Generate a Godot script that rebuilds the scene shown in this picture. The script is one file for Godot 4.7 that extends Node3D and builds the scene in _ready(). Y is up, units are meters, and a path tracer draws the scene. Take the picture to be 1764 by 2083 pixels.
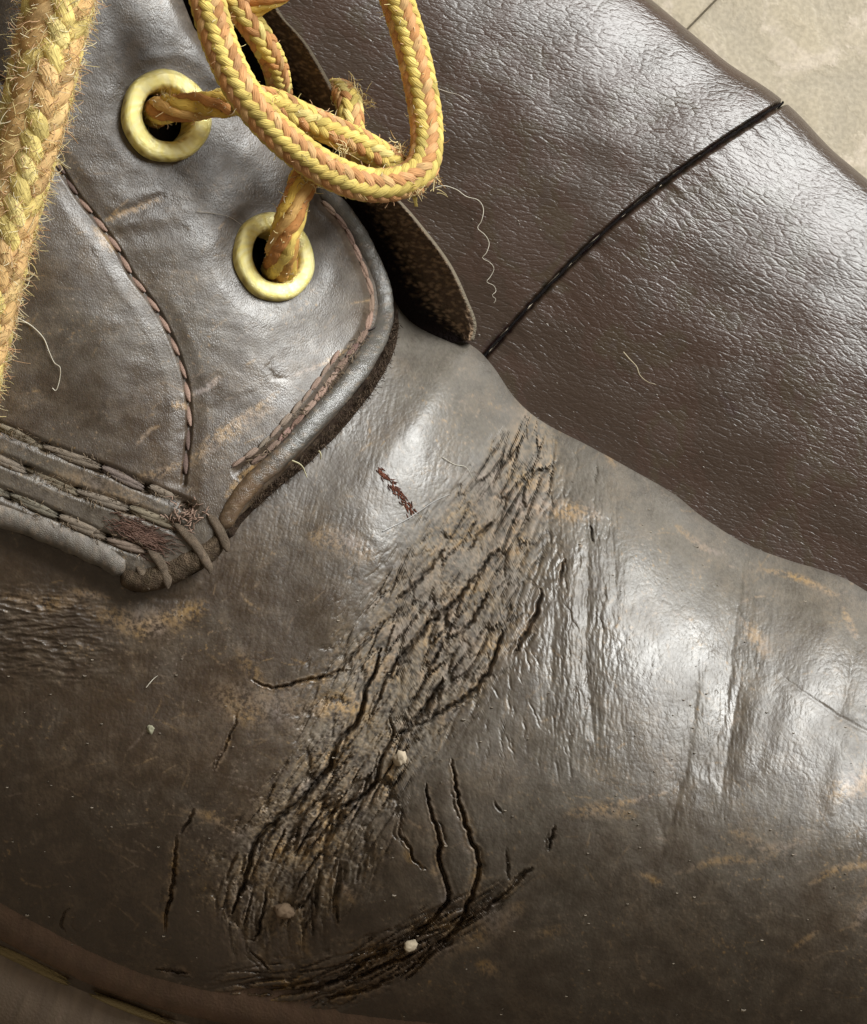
extends Node3D
# A worn brown leather boot with a yellow and orange lace, standing on a dark leather seat above a beige tiled floor.
# Lengths are worked out in units of S metres (0.0625 mm) on the plan, x to the right and y downwards; heights are in millimetres.

const S := 6.25e-5
const EYE := 1.025
const CX := 882.0
const CY := 1041.5
const GX0 := -120.0      # plan of the boot's detail maps
const GY0 := -100.0
const GW := 1024
const GH := 1152
const CELL := 2.0

var rng := RandomNumberGenerator.new()
var taken := {}
var dist_map := PackedFloat32Array()
const DW := 216
const DH := 180
const DC := 16.0
const DX0 := -760.0
const DY0 := -460.0
var n_low := FastNoiseLite.new()
var n_mid := FastNoiseLite.new()
var n_fine := FastNoiseLite.new()
var n_speck := FastNoiseLite.new()
var band_map := PackedFloat32Array()      # how cracked the vamp is
var crack_map := PackedFloat32Array()     # depth of cracks, mm
var valley_map := PackedFloat32Array()
var lip_map := PackedFloat32Array()       # raised lips beside cracks, mm
var fold_map := PackedFloat32Array()      # soft folds of the vamp, mm
var scuff_map := PackedFloat32Array()     # pale scuffs of the vamp
var flap_map := PackedFloat32Array()      # relief of the lace flap, mm
var flap_scuff := PackedFloat32Array()
var M := {}


# ---------------------------------------------------------------- naming and metas
func numbered(called: String) -> String:
	var k: int = taken.get(called, 0)
	taken[called] = k + 1
	return called if k == 0 else "%s_%03d" % [called, k]

func tag(o: Node3D, label: String, category: String, group := "", kind := "") -> Node3D:
	if label != "": o.set_meta("label", label)
	if category != "": o.set_meta("category", category)
	if group != "": o.set_meta("group", group)
	if kind != "": o.set_meta("kind", kind)
	return o

func thing(called: String, label: String, category: String, group := "") -> Node3D:
	var o := Node3D.new()
	o.name = numbered(called)
	add_child(o)
	tag(o, label, category, group)
	return o

func part(called: String, mesh: Mesh, mat: Material, parent: Node3D) -> MeshInstance3D:
	var o := MeshInstance3D.new()
	o.name = numbered(called)
	o.mesh = mesh
	o.material_override = mat
	parent.add_child(o, true)
	return o


# ---------------------------------------------------------------- geometry helpers
func at(x: float, y: float, h: float) -> Vector3:
	return Vector3((x - CX) * S, h * 0.001, (y - CY) * S)

class Build:
	var v := PackedVector3Array()
	var n := PackedVector3Array()
	var uv := PackedVector2Array()
	var c := PackedColorArray()
	var idx := PackedInt32Array()

	func mesh() -> ArrayMesh:
		var a := []
		a.resize(Mesh.ARRAY_MAX)
		a[Mesh.ARRAY_VERTEX] = v
		a[Mesh.ARRAY_NORMAL] = n
		a[Mesh.ARRAY_TEX_UV] = uv
		a[Mesh.ARRAY_COLOR] = c
		a[Mesh.ARRAY_INDEX] = idx
		var m := ArrayMesh.new()
		m.add_surface_from_arrays(Mesh.PRIMITIVE_TRIANGLES, a)
		return m

	# a grid of nu by nv points given row by row; u to the right and v downwards as seen from outside
	func grid(p: PackedVector3Array, t: PackedVector2Array, col: PackedColorArray, nu: int, nv: int) -> void:
		var b := v.size()
		v.append_array(p)
		uv.append_array(t)
		c.append_array(col)
		var nn := PackedVector3Array()
		nn.resize(nu * nv)
		for j in nv:
			var j0 := maxi(j - 1, 0) * nu
			var j1 := mini(j + 1, nv - 1) * nu
			for i in nu:
				var i0 := maxi(i - 1, 0)
				var i1 := mini(i + 1, nu - 1)
				nn[j * nu + i] = (p[j1 + i] - p[j0 + i]).cross(p[j * nu + i1] - p[j * nu + i0]).normalized()
		n.append_array(nn)
		for j in nv - 1:
			for i in nu - 1:
				var q := b + j * nu + i
				idx.append(q)
				idx.append(q + 1)
				idx.append(q + nu + 1)
				idx.append(q)
				idx.append(q + nu + 1)
				idx.append(q + nu)

	# a tube through points, with a half width and half thickness for each, flat side towards out[k]
	func tube(p: PackedVector3Array, out: PackedVector3Array, wide: PackedFloat32Array, thick: PackedFloat32Array, sides: int, col: PackedColorArray, along := 1.0, closed := true) -> void:
		var b := v.size()
		var count := p.size()
		var run := 0.0
		for k in count:
			var tan := (p[mini(k + 1, count - 1)] - p[maxi(k - 1, 0)]).normalized()
			if k > 0: run += p[k].distance_to(p[k - 1])
			var o := (out[k] - tan * out[k].dot(tan)).normalized()
			var side := tan.cross(o)
			for s in sides + 1:
				var f := TAU * s / sides
				var cs := cos(f)
				var sn := sin(f)
				v.append(p[k] + side * (cs * wide[k]) + o * (sn * thick[k]))
				n.append((side * (cs * thick[k]) + o * (sn * wide[k])).normalized())
				uv.append(Vector2(run * along, float(s) / sides))
				c.append(col[k])
		for k in count - 1:
			for s in sides:
				var q := b + k * (sides + 1) + s
				idx.append_array(PackedInt32Array([q, q + 1, q + sides + 1, q + 1, q + sides + 2, q + sides + 1]))
		if closed:
			for e in 2:
				var k := 0 if e == 0 else count - 1
				var tan := (p[1] - p[0]).normalized() if e == 0 else (p[count - 1] - p[count - 2]).normalized()
				var m := v.size()
				v.append(p[k])
				n.append(-tan if e == 0 else tan)
				uv.append(Vector2(run * along * e, 0.5))
				c.append(col[k])
				for s in sides:
					var q := b + k * (sides + 1) + s
					if e == 0:
						idx.append_array(PackedInt32Array([m, q + 1, q]))
					else:
						idx.append_array(PackedInt32Array([m, q, q + 1]))

	# a thin fibre of three sides
	func fibre(p: PackedVector3Array, r: float, col: Color) -> void:
		var b := v.size()
		var count := p.size()
		for k in count:
			var tan := (p[mini(k + 1, count - 1)] - p[maxi(k - 1, 0)]).normalized()
			var side := tan.cross(Vector3.UP if absf(tan.y) < 0.9 else Vector3.RIGHT).normalized()
			var o := side.cross(tan)
			var rr := r * (1.0 - 0.6 * k / count)
			for s in 3:
				var d := side * cos(TAU * s / 3.0) + o * sin(TAU * s / 3.0)
				v.append(p[k] + d * rr)
				n.append(d)
				uv.append(Vector2(0.1 * k, s / 3.0))
				c.append(col)
		for k in count - 1:
			for s in 3:
				var q := b + k * 3 + s
				var q1 := b + k * 3 + (s + 1) % 3
				idx.append_array(PackedInt32Array([q, q1, q + 3, q1, q1 + 3, q + 3]))


# Catmull-Rom through points, sampled evenly about every `step`
func smooth_path(p: Array, step: float) -> PackedVector3Array:
	var fine := PackedVector3Array()
	for k in p.size() - 1:
		var a: Vector3 = p[maxi(k - 1, 0)]
		var b: Vector3 = p[k]
		var c: Vector3 = p[k + 1]
		var d: Vector3 = p[mini(k + 2, p.size() - 1)]
		if k == 0: a = b * 2.0 - c
		if k == p.size() - 2: d = c * 2.0 - b
		var parts := maxi(2, int(ceil(b.distance_to(c) / step * 3.0)))
		for s in parts:
			fine.append(b.cubic_interpolate(c, a, d, float(s) / parts))
	fine.append(p[-1])
	var out := PackedVector3Array([fine[0]])
	var left := step
	for k in fine.size() - 1:
		var a := fine[k]
		var l := a.distance_to(fine[k + 1])
		while l >= left and l > 0.0:
			a = a.lerp(fine[k + 1], left / l)
			out.append(a)
			l = a.distance_to(fine[k + 1])
			left = step
		left -= l
	if out[-1].distance_to(fine[-1]) > step * 0.3: out.append(fine[-1])
	return out

func flat(pairs: Array) -> PackedVector2Array:      # x0, y0, x1, y1, ...
	var out := PackedVector2Array()
	for k in pairs.size() / 2:
		out.append(Vector2(pairs[2 * k], pairs[2 * k + 1]))
	return out

func smooth_flat(pairs: Array, step: float) -> PackedVector2Array:
	var p := []
	for q in flat(pairs): p.append(Vector3(q.x, q.y, 0))
	var out := PackedVector2Array()
	for q in smooth_path(p, step): out.append(Vector2(q.x, q.y))
	return out

func table(x: float, xs: Array, ys: Array) -> float:  # straight lines between table entries
	if x <= xs[0]: return ys[0]
	for k in range(1, xs.size()):
		if x <= xs[k]:
			return lerpf(ys[k - 1], ys[k], (x - xs[k - 1]) / (xs[k] - xs[k - 1]))
	return ys[-1]


# ---------------------------------------------------------------- maps on the boot's plan
func new_map() -> PackedFloat32Array:
	var m := PackedFloat32Array()
	m.resize(GW * GH)
	return m

func read(m: PackedFloat32Array, x: float, y: float) -> float:
	var fx := clampf((x - GX0) / CELL, 0.0, GW - 2.001)
	var fy := clampf((y - GY0) / CELL, 0.0, GH - 2.001)
	var i := int(fx)
	var j := int(fy)
	fx -= i
	fy -= j
	var q := j * GW + i
	return (m[q] * (1.0 - fx) + m[q + 1] * fx) * (1.0 - fy) + (m[q + GW] * (1.0 - fx) + m[q + GW + 1] * fx) * fy

# lays a stroke along a line: mode 0 keeps the larger value, 1 adds, 2 a ring beside the line (larger kept)
func stroke(m: PackedFloat32Array, p: PackedVector2Array, w0: float, value: float, mode: int, taper := true) -> void:
	var count := p.size() - 1
	var touched := {}
	for k in count:
		var a := p[k]
		var b := p[k + 1]
		var mid := (k + 0.5) / count
		var w := w0 * (0.22 + 0.78 * sqrt(maxf(0.0, sin(PI * mid)))) if taper else w0
		var val := value * (0.3 + 0.7 * sqrt(maxf(0.0, sin(PI * mid)))) if taper else value
		var reach := w * (2.6 if mode == 2 else 1.0)
		var i0 := clampi(int((minf(a.x, b.x) - reach - GX0) / CELL), 0, GW - 1)
		var i1 := clampi(int((maxf(a.x, b.x) + reach - GX0) / CELL) + 1, 0, GW - 1)
		var j0 := clampi(int((minf(a.y, b.y) - reach - GY0) / CELL), 0, GH - 1)
		var j1 := clampi(int((maxf(a.y, b.y) + reach - GY0) / CELL) + 1, 0, GH - 1)
		var ab := b - a
		var l2 := maxf(ab.length_squared(), 1e-6)
		for j in range(j0, j1 + 1):
			for i in range(i0, i1 + 1):
				var q := Vector2(GX0 + i * CELL, GY0 + j * CELL)
				var t := clampf((q - a).dot(ab) / l2, 0.0, 1.0)
				var d := q.distance_to(a + ab * t)
				if d >= reach: continue
				var f := 0.0
				if mode == 3:
					f = val * minf(1.0, (1.0 - d / w) * 2.4)
				elif mode == 2:
					var z := (d - w * 1.25) / (w * 1.1)
					f = val * exp(-z * z * 2.5)
				else:
					var z := d / w
					f = val * (1.0 - z * z) * (1.0 - z * z)
				var at_q := j * GW + i
				if mode == 1:
					var had: float = touched.get(at_q, 0.0)
					if absf(f) > absf(had):
						m[at_q] += f - had
						touched[at_q] = f
				elif f > m[at_q]:
					m[at_q] = f

func blurred(m: PackedFloat32Array, r: int) -> PackedFloat32Array:    # running means along rows, then columns
	var a := new_map()
	var b := new_map()
	var n := 1.0 / (2 * r + 1)
	for j in GH:
		var sum := 0.0
		var q := j * GW
		for i in range(0, GW):
			sum += m[q + i]
			if i > 2 * r: sum -= m[q + i - 2 * r - 1]
			if i >= 2 * r: a[q + i - r] = sum * n
	for i in GW:
		var sum := 0.0
		for j in range(0, GH):
			sum += a[j * GW + i]
			if j > 2 * r: sum -= a[(j - 2 * r - 1) * GW + i]
			if j >= 2 * r: b[(j - r) * GW + i] = sum * n
	return b

func jagged(p: PackedVector2Array, amount: float) -> PackedVector2Array:
	var out := p
	for round_ in 2:
		var q := PackedVector2Array()
		for k in out.size() - 1:
			var a := out[k]
			var b := out[k + 1]
			q.append(a)
			if a.distance_to(b) > 7.0:
				q.append((a + b) * 0.5 + (b - a).orthogonal() * rng.randf_range(-amount, amount))
		q.append(out[-1])
		out = q
	return out


# ---------------------------------------------------------------- the boot's overall form
const LOW_X := [400, 600, 700, 800, 900, 1000, 1130]
const LOW_Y := [2040, 2020, 1992, 1942, 1886, 1826, 1735]
const BAND_Y := [838, 930, 1030, 1130, 1240, 1340, 1440, 1560, 1680, 1790, 1880]
const BAND_X := [1092, 1064, 1015, 960, 900, 848, 790, 715, 640, 590, 560]
const BAND_W := [40, 78, 120, 150, 165, 165, 150, 130, 140, 150, 110]
var outline := PackedVector2Array()

func make_outline() -> void:
	outline = smooth_flat([-500, -1000, 300, -480, 500, -190, 610, 40, 690, 240, 760, 430, 808, 560, 850, 636, 955, 692, 1002, 735, 1052, 806, 1110, 855, 1200, 902, 1290, 952, 1380, 1004, 1440, 1052,
		1530, 1108, 1620, 1142, 1700, 1166, 1764, 1196, 1900, 1290, 2080, 1430, 2240, 1620, 2330, 1850, 2350, 2100, 2340, 2400], 12.0)
	dist_map.resize(DW * DH)
	for j in DH:
		for i in DW:
			var q := Vector2(DX0 + i * DC, DY0 + j * DC)
			var best := 1e9
			var sign_ := 1.0
			for k in outline.size() - 1:
				var a := outline[k]
				var ab := outline[k + 1] - a
				var t := clampf((q - a).dot(ab) / ab.length_squared(), 0.0, 1.0)
				var d := q.distance_to(a + ab * t)
				if d < best - 1e-4:
					best = d
					sign_ = 1.0 if ab.cross(q - a) > 0.0 else -1.0
			dist_map[j * DW + i] = best * sign_

func inside(x: float, y: float) -> float:             # distance from the outline, smoothed with quadratic splines
	var fx := (x - DX0) / DC
	var fy := (y - DY0) / DC
	var i := clampi(int(fx + 0.5), 1, DW - 2)
	var j := clampi(int(fy + 0.5), 1, DH - 2)
	fx = clampf(fx - i, -0.5, 0.5)
	fy = clampf(fy - j, -0.5, 0.5)
	var a0 := 0.5 * (0.5 - fx) * (0.5 - fx)
	var a2 := 0.5 * (0.5 + fx) * (0.5 + fx)
	var a1 := 1.0 - a0 - a2
	var q := (j - 1) * DW + i
	var r0 := dist_map[q - 1] * a0 + dist_map[q] * a1 + dist_map[q + 1] * a2
	q += DW
	var r1 := dist_map[q - 1] * a0 + dist_map[q] * a1 + dist_map[q + 1] * a2
	q += DW
	var r2 := dist_map[q - 1] * a0 + dist_map[q] * a1 + dist_map[q + 1] * a2
	var b0 := 0.5 * (0.5 - fy) * (0.5 - fy)
	var b2 := 0.5 * (0.5 + fy) * (0.5 + fy)
	return r0 * b0 + r1 * (1.0 - b0 - b2) + r2 * b2

func body(x: float, y: float) -> float:               # height of the boot's body, mm
	return body_at(inside(x, y), x, y)

func body_at(d: float, x: float, y: float) -> float:
	var e := clampf(d / 720.0, 0.0, 1.0)
	var h := 6.0 + 31.0 * sqrt(1.0 - (1.0 - e) * (1.0 - e))
	var s := y - 1480.0 - 0.14 * (x - 500.0)
	if s > 0.0: h -= 27.0 * (s / 650.0) * (s / 650.0)
	if x < 520.0 and y > 900.0:
		var g := (520.0 - x) / 640.0 * smoothstep(900.0, 1500.0, y)
		h -= 7.0 * g * g
	return h

func flap_top(x: float, y: float) -> float:
	return body(x, y) + 2.4 + read(flap_map, x, y)


# ---------------------------------------------------------------- textures and materials
func noise(kind: int, freq: float, seed_: int, octaves := 1) -> FastNoiseLite:
	var n := FastNoiseLite.new()
	n.noise_type = kind as FastNoiseLite.NoiseType
	n.frequency = freq
	n.seed = seed_
	n.fractal_type = FastNoiseLite.FRACTAL_FBM if octaves > 1 else FastNoiseLite.FRACTAL_NONE
	n.fractal_octaves = octaves
	return n

func cells(freq: float, seed_: int, warp: float) -> FastNoiseLite:
	var n := noise(FastNoiseLite.TYPE_CELLULAR, freq, seed_)
	n.cellular_distance_function = FastNoiseLite.DISTANCE_EUCLIDEAN
	n.cellular_return_type = FastNoiseLite.RETURN_DISTANCE2_SUB
	n.cellular_jitter = 1.0
	n.domain_warp_enabled = true
	n.domain_warp_amplitude = warp
	n.domain_warp_frequency = freq * 0.6
	n.domain_warp_fractal_type = FastNoiseLite.DOMAIN_WARP_FRACTAL_PROGRESSIVE
	n.domain_warp_fractal_octaves = 3
	return n

# hide: pebbles of two sizes with creases between them, over a fine grain
func hide_image(size: int, big: float, small: float, seed_: int, a_big: float, a_small: float, a_fine: float, crease: float) -> Image:
	var b := cells(big, seed_, 0.55 / big).get_seamless_image(size, size, false, false, 0.08).get_data()
	var s := cells(small, seed_ + 1, 0.5 / small).get_seamless_image(size, size, false, false, 0.05).get_data()
	var f := noise(FastNoiseLite.TYPE_SIMPLEX_SMOOTH, small * 2.2, seed_ + 2, 3).get_seamless_image(size, size, false, false, 0.05).get_data()
	var w := noise(FastNoiseLite.TYPE_SIMPLEX_SMOOTH, big * 0.35, seed_ + 3, 2).get_seamless_image(size, size, false, false, 0.05).get_data()
	var lut := PackedFloat32Array()
	lut.resize(256)
	for k in 256:
		lut[k] = 1.0 - pow(maxf(0.0, 1.0 - k / 255.0 / crease), 1.6)
	var out := PackedByteArray()
	out.resize(size * size)
	for k in size * size:
		var ww := w[k] / 255.0
		out[k] = int(clampf(255.0 * (a_big * (1.0 - (1.0 - lut[b[k]]) * (0.35 + 1.1 * ww)) + a_small * (1.0 - (1.0 - lut[s[k]]) * (1.3 - 0.8 * ww)) + a_fine * f[k] / 255.0), 0.0, 255.0))
	return Image.create_from_data(size, size, false, Image.FORMAT_L8, out)

func tex(im: Image) -> ImageTexture:
	return ImageTexture.create_from_image(im)

func mat(called: String, rough: float, spec := 0.5) -> StandardMaterial3D:
	var m := StandardMaterial3D.new()
	m.resource_name = called
	m.vertex_color_use_as_albedo = true
	m.roughness = rough
	m.metallic_specular = spec
	M[called] = m
	return m

func bump(m: StandardMaterial3D, t: Texture2D, mm: float) -> void:
	m.heightmap_enabled = true
	m.heightmap_texture = t
	m.heightmap_scale = mm * 0.1

func materials() -> void:
	var seat := mat("seat_leather", 0.33, 0.60)
	bump(seat, tex(hide_image(2048, 1.0 / 30.0, 1.0 / 13.0, 11, 0.56, 0.30, 0.14, 0.40)), 0.056)
	var suede := mat("suede", 0.95, 0.25)
	var grain := tex(noise(FastNoiseLite.TYPE_SIMPLEX_SMOOTH, 0.06, 5, 4).get_seamless_image(512, 512))
	bump(suede, grain, 0.25)
	var pip := mat("piping_leather", 0.30, 0.65)
	bump(pip, grain, 0.05)
	var worn := mat("worn_leather", 0.55, 0.5)
	bump(worn, grain, 0.06)
	var fib := noise(FastNoiseLite.TYPE_SIMPLEX_SMOOTH, 0.05, 9, 3).get_seamless_image(512, 512)
	var thread := mat("thread", 0.8, 0.3)
	bump(thread, tex(fib), 0.10)
	var yarn := mat("yarn", 0.72, 0.35)
	bump(yarn, tex(fib), 0.10)
	yarn.uv1_scale = Vector3(0.06, 0.7, 1.0)
	mat("fuzz", 0.85, 0.3)
	var brass := mat("brass", 0.2, 0.5)
	brass.metallic = 0.2
	brass.metallic_specular = 0.8
	bump(brass, grain, 0.03)
	mat("lint", 0.7, 0.4)
	mat("dark_cloth", 0.95, 0.2)
	var floor_ := mat("floor_vinyl", 0.5, 0.5)
	floor_.uv1_scale = Vector3.ONE
	var welt := mat("welt_rubber", 0.45, 0.5)
	bump(welt, grain, 0.06)


# ---------------------------------------------------------------- floor
func build_floor() -> void:
	var root := Node3D.new()
	root.name = "floor"
	add_child(root)
	tag(root, "beige mottled stone-look floor tiles far below the dark leather seat", "floor", "", "structure")
	var a := noise(FastNoiseLite.TYPE_SIMPLEX_SMOOTH, 0.012, 31, 4)
	a.domain_warp_enabled = true
	a.domain_warp_amplitude = 60.0
	a.domain_warp_frequency = 0.01
	var b := cells(0.02, 32, 45.0)
	var A := a.get_image(1024, 1024).get_data()
	var B := b.get_image(1024, 1024).get_data()
	var C := noise(FastNoiseLite.TYPE_SIMPLEX, 0.15, 33, 3).get_image(1024, 1024).get_data()
	var px := PackedByteArray()
	px.resize(1024 * 1024 * 3)
	for k in 1024 * 1024:
		var t := A[k] / 255.0
		var vein := clampf(1.0 - B[k] / 60.0, 0.0, 1.0) * smoothstep(0.45, 0.6, t)
		var g := C[k] / 255.0 - 0.5
		var l := 0.94 + 0.08 * t + 0.10 * vein + 0.14 * g
		px[3 * k] = int(clampf(192.0 * l, 0, 255))
		px[3 * k + 1] = int(clampf(182.0 * l - 2.0 * t, 0, 255))
		px[3 * k + 2] = int(clampf(163.0 * l - 6.0 * t + 6.0 * vein, 0, 255))
	var m: StandardMaterial3D = M["floor_vinyl"]
	m.albedo_texture = tex(Image.create_from_data(1024, 1024, false, Image.FORMAT_RGB8, px))
	bump(m, tex(Image.create_from_data(1024, 1024, false, Image.FORMAT_L8, A)), 0.3)
	# the joint runs from lower left to upper right across the visible corner
	var f := 1.41
	var p0 := Vector2((1418 - CX) * S * f, (34 - CY) * S * f)
	var along := Vector2(0.70, -0.714)
	var across := Vector2(0.714, 0.70)
	for side in 4:
		for k in 5:
			var bev := 0.0006
			var size := Vector2(0.30, 0.30)
			var b0 := Build.new()
			var p := PackedVector3Array()
			var t := PackedVector2Array()
			var c := PackedColorArray()
			var lo := p0 + across * (0.00018 + (side - 1) * (size.y + 0.00036)) + along * (size.x * (k - 2.35) + 0.0016 * k)
			var us := [0.0, 0.0, bev, size.x * 0.5, size.x - bev, size.x, size.x]
			for j in 7:
				for i in 7:
					var edge: bool = i == 0 or i == 6 or j == 0 or j == 6
					var mid: bool = i >= 2 and i <= 4 and j >= 2 and j <= 4
					var q: Vector2 = lo + along * us[i] + across * us[j]
					p.append(Vector3(q.x, -0.40 - (0.0 if mid else (0.0006 if edge else 0.0001)), q.y))
					t.append(Vector2(us[i] * 5.0 + 0.37 * k + 0.2 * side, us[j] * 5.0 + 0.23 * side))
					c.append(Color.WHITE)
			b0.grid(p, t, c, 7, 7)
			part("tile", b0.mesh(), m, root)
	var bb := Build.new()
	var gp := PackedVector3Array()
	var gt := PackedVector2Array()
	var gc := PackedColorArray()
	for j in 2:
		for i in 2:
			gp.append(Vector3(-3.0 + 6.0 * i, -0.4010, -3.0 + 6.0 * j))
			gt.append(Vector2(i, j) * 20.0)
			gc.append(Color(0.45, 0.42, 0.38))
	bb.grid(gp, gt, gc, 2, 2)
	part("grout", bb.mesh(), m, root)


# ---------------------------------------------------------------- seat
const SEAT_F := 1.025
func seat_at(x: float, y: float, h: float) -> Vector3:
	return Vector3((x - CX) * S * SEAT_F, h * 0.001, (y - CY) * S * SEAT_F)

var seat_prof := []      # Vector3(distance in from the edge, height in mm, arc length)

func seat_profile() -> void:
	# walked from far in (level) to the edge, then down the side
	var l := 2900.0
	var d := 0.0
	var h := 0.0
	var rows := []
	while l > -1.0:
		rows.append(Vector3(d, h, l))
		var tilt := 0.0
		if l < 950.0: tilt = 29.0 * pow((950.0 - maxf(l, 120.0)) / 830.0, 2.1)
		if l < 120.0: tilt += 61.0 * pow((120.0 - l) / 120.0, 1.6)
		var step := 11.0 if l > 400.0 else 6.0
		d -= cos(deg_to_rad(tilt)) * step
		h -= sin(deg_to_rad(tilt)) * step * S * 1000.0
		l -= step
	var off := d
	for r in rows: seat_prof.append(Vector3(r.x - off, r.y, r.z))
	for k in range(1, 9):
		seat_prof.append(Vector3(float(k) * 1.5, h - 38.0 * k, -620.0 * k))

func seat_height(x: float, y: float) -> float:        # for things lying on the seat
	var e := Vector2(0.768, 0.640)
	var q := Vector2(x, y) - Vector2(1605, 195)
	var d := q.dot(Vector2(-0.640, 0.768))
	for r in seat_prof:
		if r.x <= d: return r.y
	return seat_prof[0].y

func seam_way(d: float) -> float:                     # the seam bows a little on its way in from the edge
	if d <= 0.0: return 0.0
	if d < 810.0: return -0.17 * d - 36.0 * sin(PI * d / 810.0)
	return -0.17 * d + 0.14 * (d - 810.0)

func build_seat() -> void:
	seat_profile()
	var root := thing("leather_sofa", "dark brown grained leather sofa seat with one dark seam, under the boot", "sofa")
	var e := Vector2(0.768, 0.640)
	var ni := Vector2(-0.640, 0.768)
	var tone := noise(FastNoiseLite.TYPE_SIMPLEX_SMOOTH, 0.004, 41, 3)
	var wave := noise(FastNoiseLite.TYPE_SIMPLEX_SMOOTH, 0.005, 42, 1)
	var puck := noise(FastNoiseLite.TYPE_SIMPLEX_SMOOTH, 0.035, 43, 1)
	for side in 2:
		var cols := []
		var a := 1.6
		var step := 1.6
		while a < (2900.0 if side == 0 else 2300.0):
			cols.append(a)
			a += step
			step = minf(step * 1.07, 13.0)
		if side == 0: cols.reverse()
		var nu := cols.size()
		var nv := seat_prof.size()
		var p := PackedVector3Array()
		var t := PackedVector2Array()
		var c := PackedColorArray()
		# rows start at the edge's side so that u runs right and v downwards on the plan
		for j in nv:
			var r: Vector3 = seat_prof[nv - 1 - j]
			for i in nu:
				var s: float = cols[i]
				var aa := -s if side == 0 else s
				var q := Vector2(1605, 195) + e * (aa + seam_way(r.x)) + ni * (r.x + 14.0 * smoothstep(10.0, 160.0, s))
				var sunk := 0.0
				var reach := 9.0 if side == 0 else 12.0
				if s < reach: sunk = 0.95 * pow(1.0 - (s - 1.6) / (reach - 1.6), 2.0)
				var w := 0.16 * wave.get_noise_2d(q.x, q.y * 1.6)
				var pk := (0.10 if side == 0 else 0.26) * exp(-s / 40.0) * puck.get_noise_2d(r.z * (1.0 if side == 1 else 0.6), s * 0.15 + 300.0 * side)
				var p3 := seat_at(q.x, q.y, r.y - sunk + (w + pk if r.x > 30.0 else 0.0))
				if r.z < 60.0:    # at the rim the seam pulls the leather in sideways
					var pull := sunk * 14.0
					p3 += Vector3(ni.x, 0, ni.y) * pull * S
				p.append(p3)
				var g := Vector2(1605, 195) + e * (aa + seam_way(r.z)) + ni * r.z
				var ang := 0.22 if side == 0 else 0.33
				var u1 := Vector2(cos(ang), sin(ang))
				t.append(Vector2(g.dot(u1) / 2250.0 + 0.31 * side, g.dot(u1.orthogonal()) / 900.0))
				var k := 1.0 + 0.16 * tone.get_noise_2d(q.x, q.y)
				if s < 22.0: k *= lerpf(0.30, 1.0, smoothstep(2.0, 13.0, s + 8.0 * puck.get_noise_2d(r.z * 2.0, 7.0)))   # leather darkened beside the seam, painting in the shade of the fold
				c.append(Color(0.044 * k, 0.0265 * k, 0.0185 * k))
		var b := Build.new()
		b.grid(p, t, c, nu, nv)
		part("cushion_panel", b.mesh(), M["seat_leather"], root)
	# a cord along the bottom of the groove, coloured dark for the crevice's shade
	var path := PackedVector3Array()
	var out := PackedVector3Array()
	var w := PackedFloat32Array()
	var th := PackedFloat32Array()
	var col := PackedColorArray()
	for j in seat_prof.size():
		var r: Vector3 = seat_prof[j]
		var q := Vector2(1605, 195) + e * (seam_way(r.x) + 1.8 * sin(j * 0.9) * sin(j * 0.37 + 1.0)) + ni * r.x
		path.append(seat_at(q.x, q.y, r.y - 0.85 - (1.4 * smoothstep(40.0, 0.0, r.x))))
		out.append(Vector3.UP if r.z > 0.0 else Vector3(e.y, 0.2, -e.x))
		w.append((3.0 + 1.2 * sin(j * 1.7) * sin(j * 0.6)) * S * smoothstep(0.0, 40.0, r.z))
		th.append(3.0 * S)
		col.append(Color(0.022, 0.017, 0.016))
	var b2 := Build.new()
	b2.tube(path, out, w, th, 6, col, 300.0)
	part("seam", b2.mesh(), M["suede"], root)


# ---------------------------------------------------------------- stitches
func stitch_mesh(variant: int) -> ArrayMesh:          # two plies of thread twisted together; one unit long, one unit in radius
	var b := Build.new()
	for ply in 2:
		var p := PackedVector3Array()
		var out := PackedVector3Array()
		var w := PackedFloat32Array()
		var th := PackedFloat32Array()
		var col := PackedColorArray()
		for k in 11:
			var f := k / 10.0
			var end := sqrt(maxf(0.02, sin(PI * f)))
			var ang := PI * ply + f * (3.4 + 0.7 * variant) + variant
			p.append(Vector3(f - 0.5, 0.42 * sin(ang) * end + 0.5 * end - 0.75, 0.42 * cos(ang) * end))
			out.append(Vector3.UP)
			w.append(0.62 * end + 0.03)
			th.append(0.60 * end + 0.03)
			var v := 0.8 + 0.2 * fposmod(sin(12.9 * k + 7.0 * ply + variant) * 43.7, 1.0)
			col.append(Color(v, v, v))
		# x is one unit long while the radius is one unit: the tube is built with its true shape squeezed later
		b.tube(p, out, w, th, 6, col, 1.0)
	return b.mesh()

var tints := {}
func tinted(base: String, c: Color) -> StandardMaterial3D:
	var key := base + str(c)
	if not tints.has(key):
		var m: StandardMaterial3D = M[base].duplicate()
		m.albedo_color = c.linear_to_srgb()
		m.resource_name = base + "_tint"
		tints[key] = m
	return tints[key]

func put_stitch(o: MeshInstance3D, a: Vector3, b: Vector3, radius: float, up: Vector3) -> void:
	var x := b - a
	var z := x.cross(up).normalized()
	var y := z.cross(x.normalized())
	o.transform = Transform3D(Basis(x, y * radius, z * radius), (a + b) * 0.5)


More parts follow.
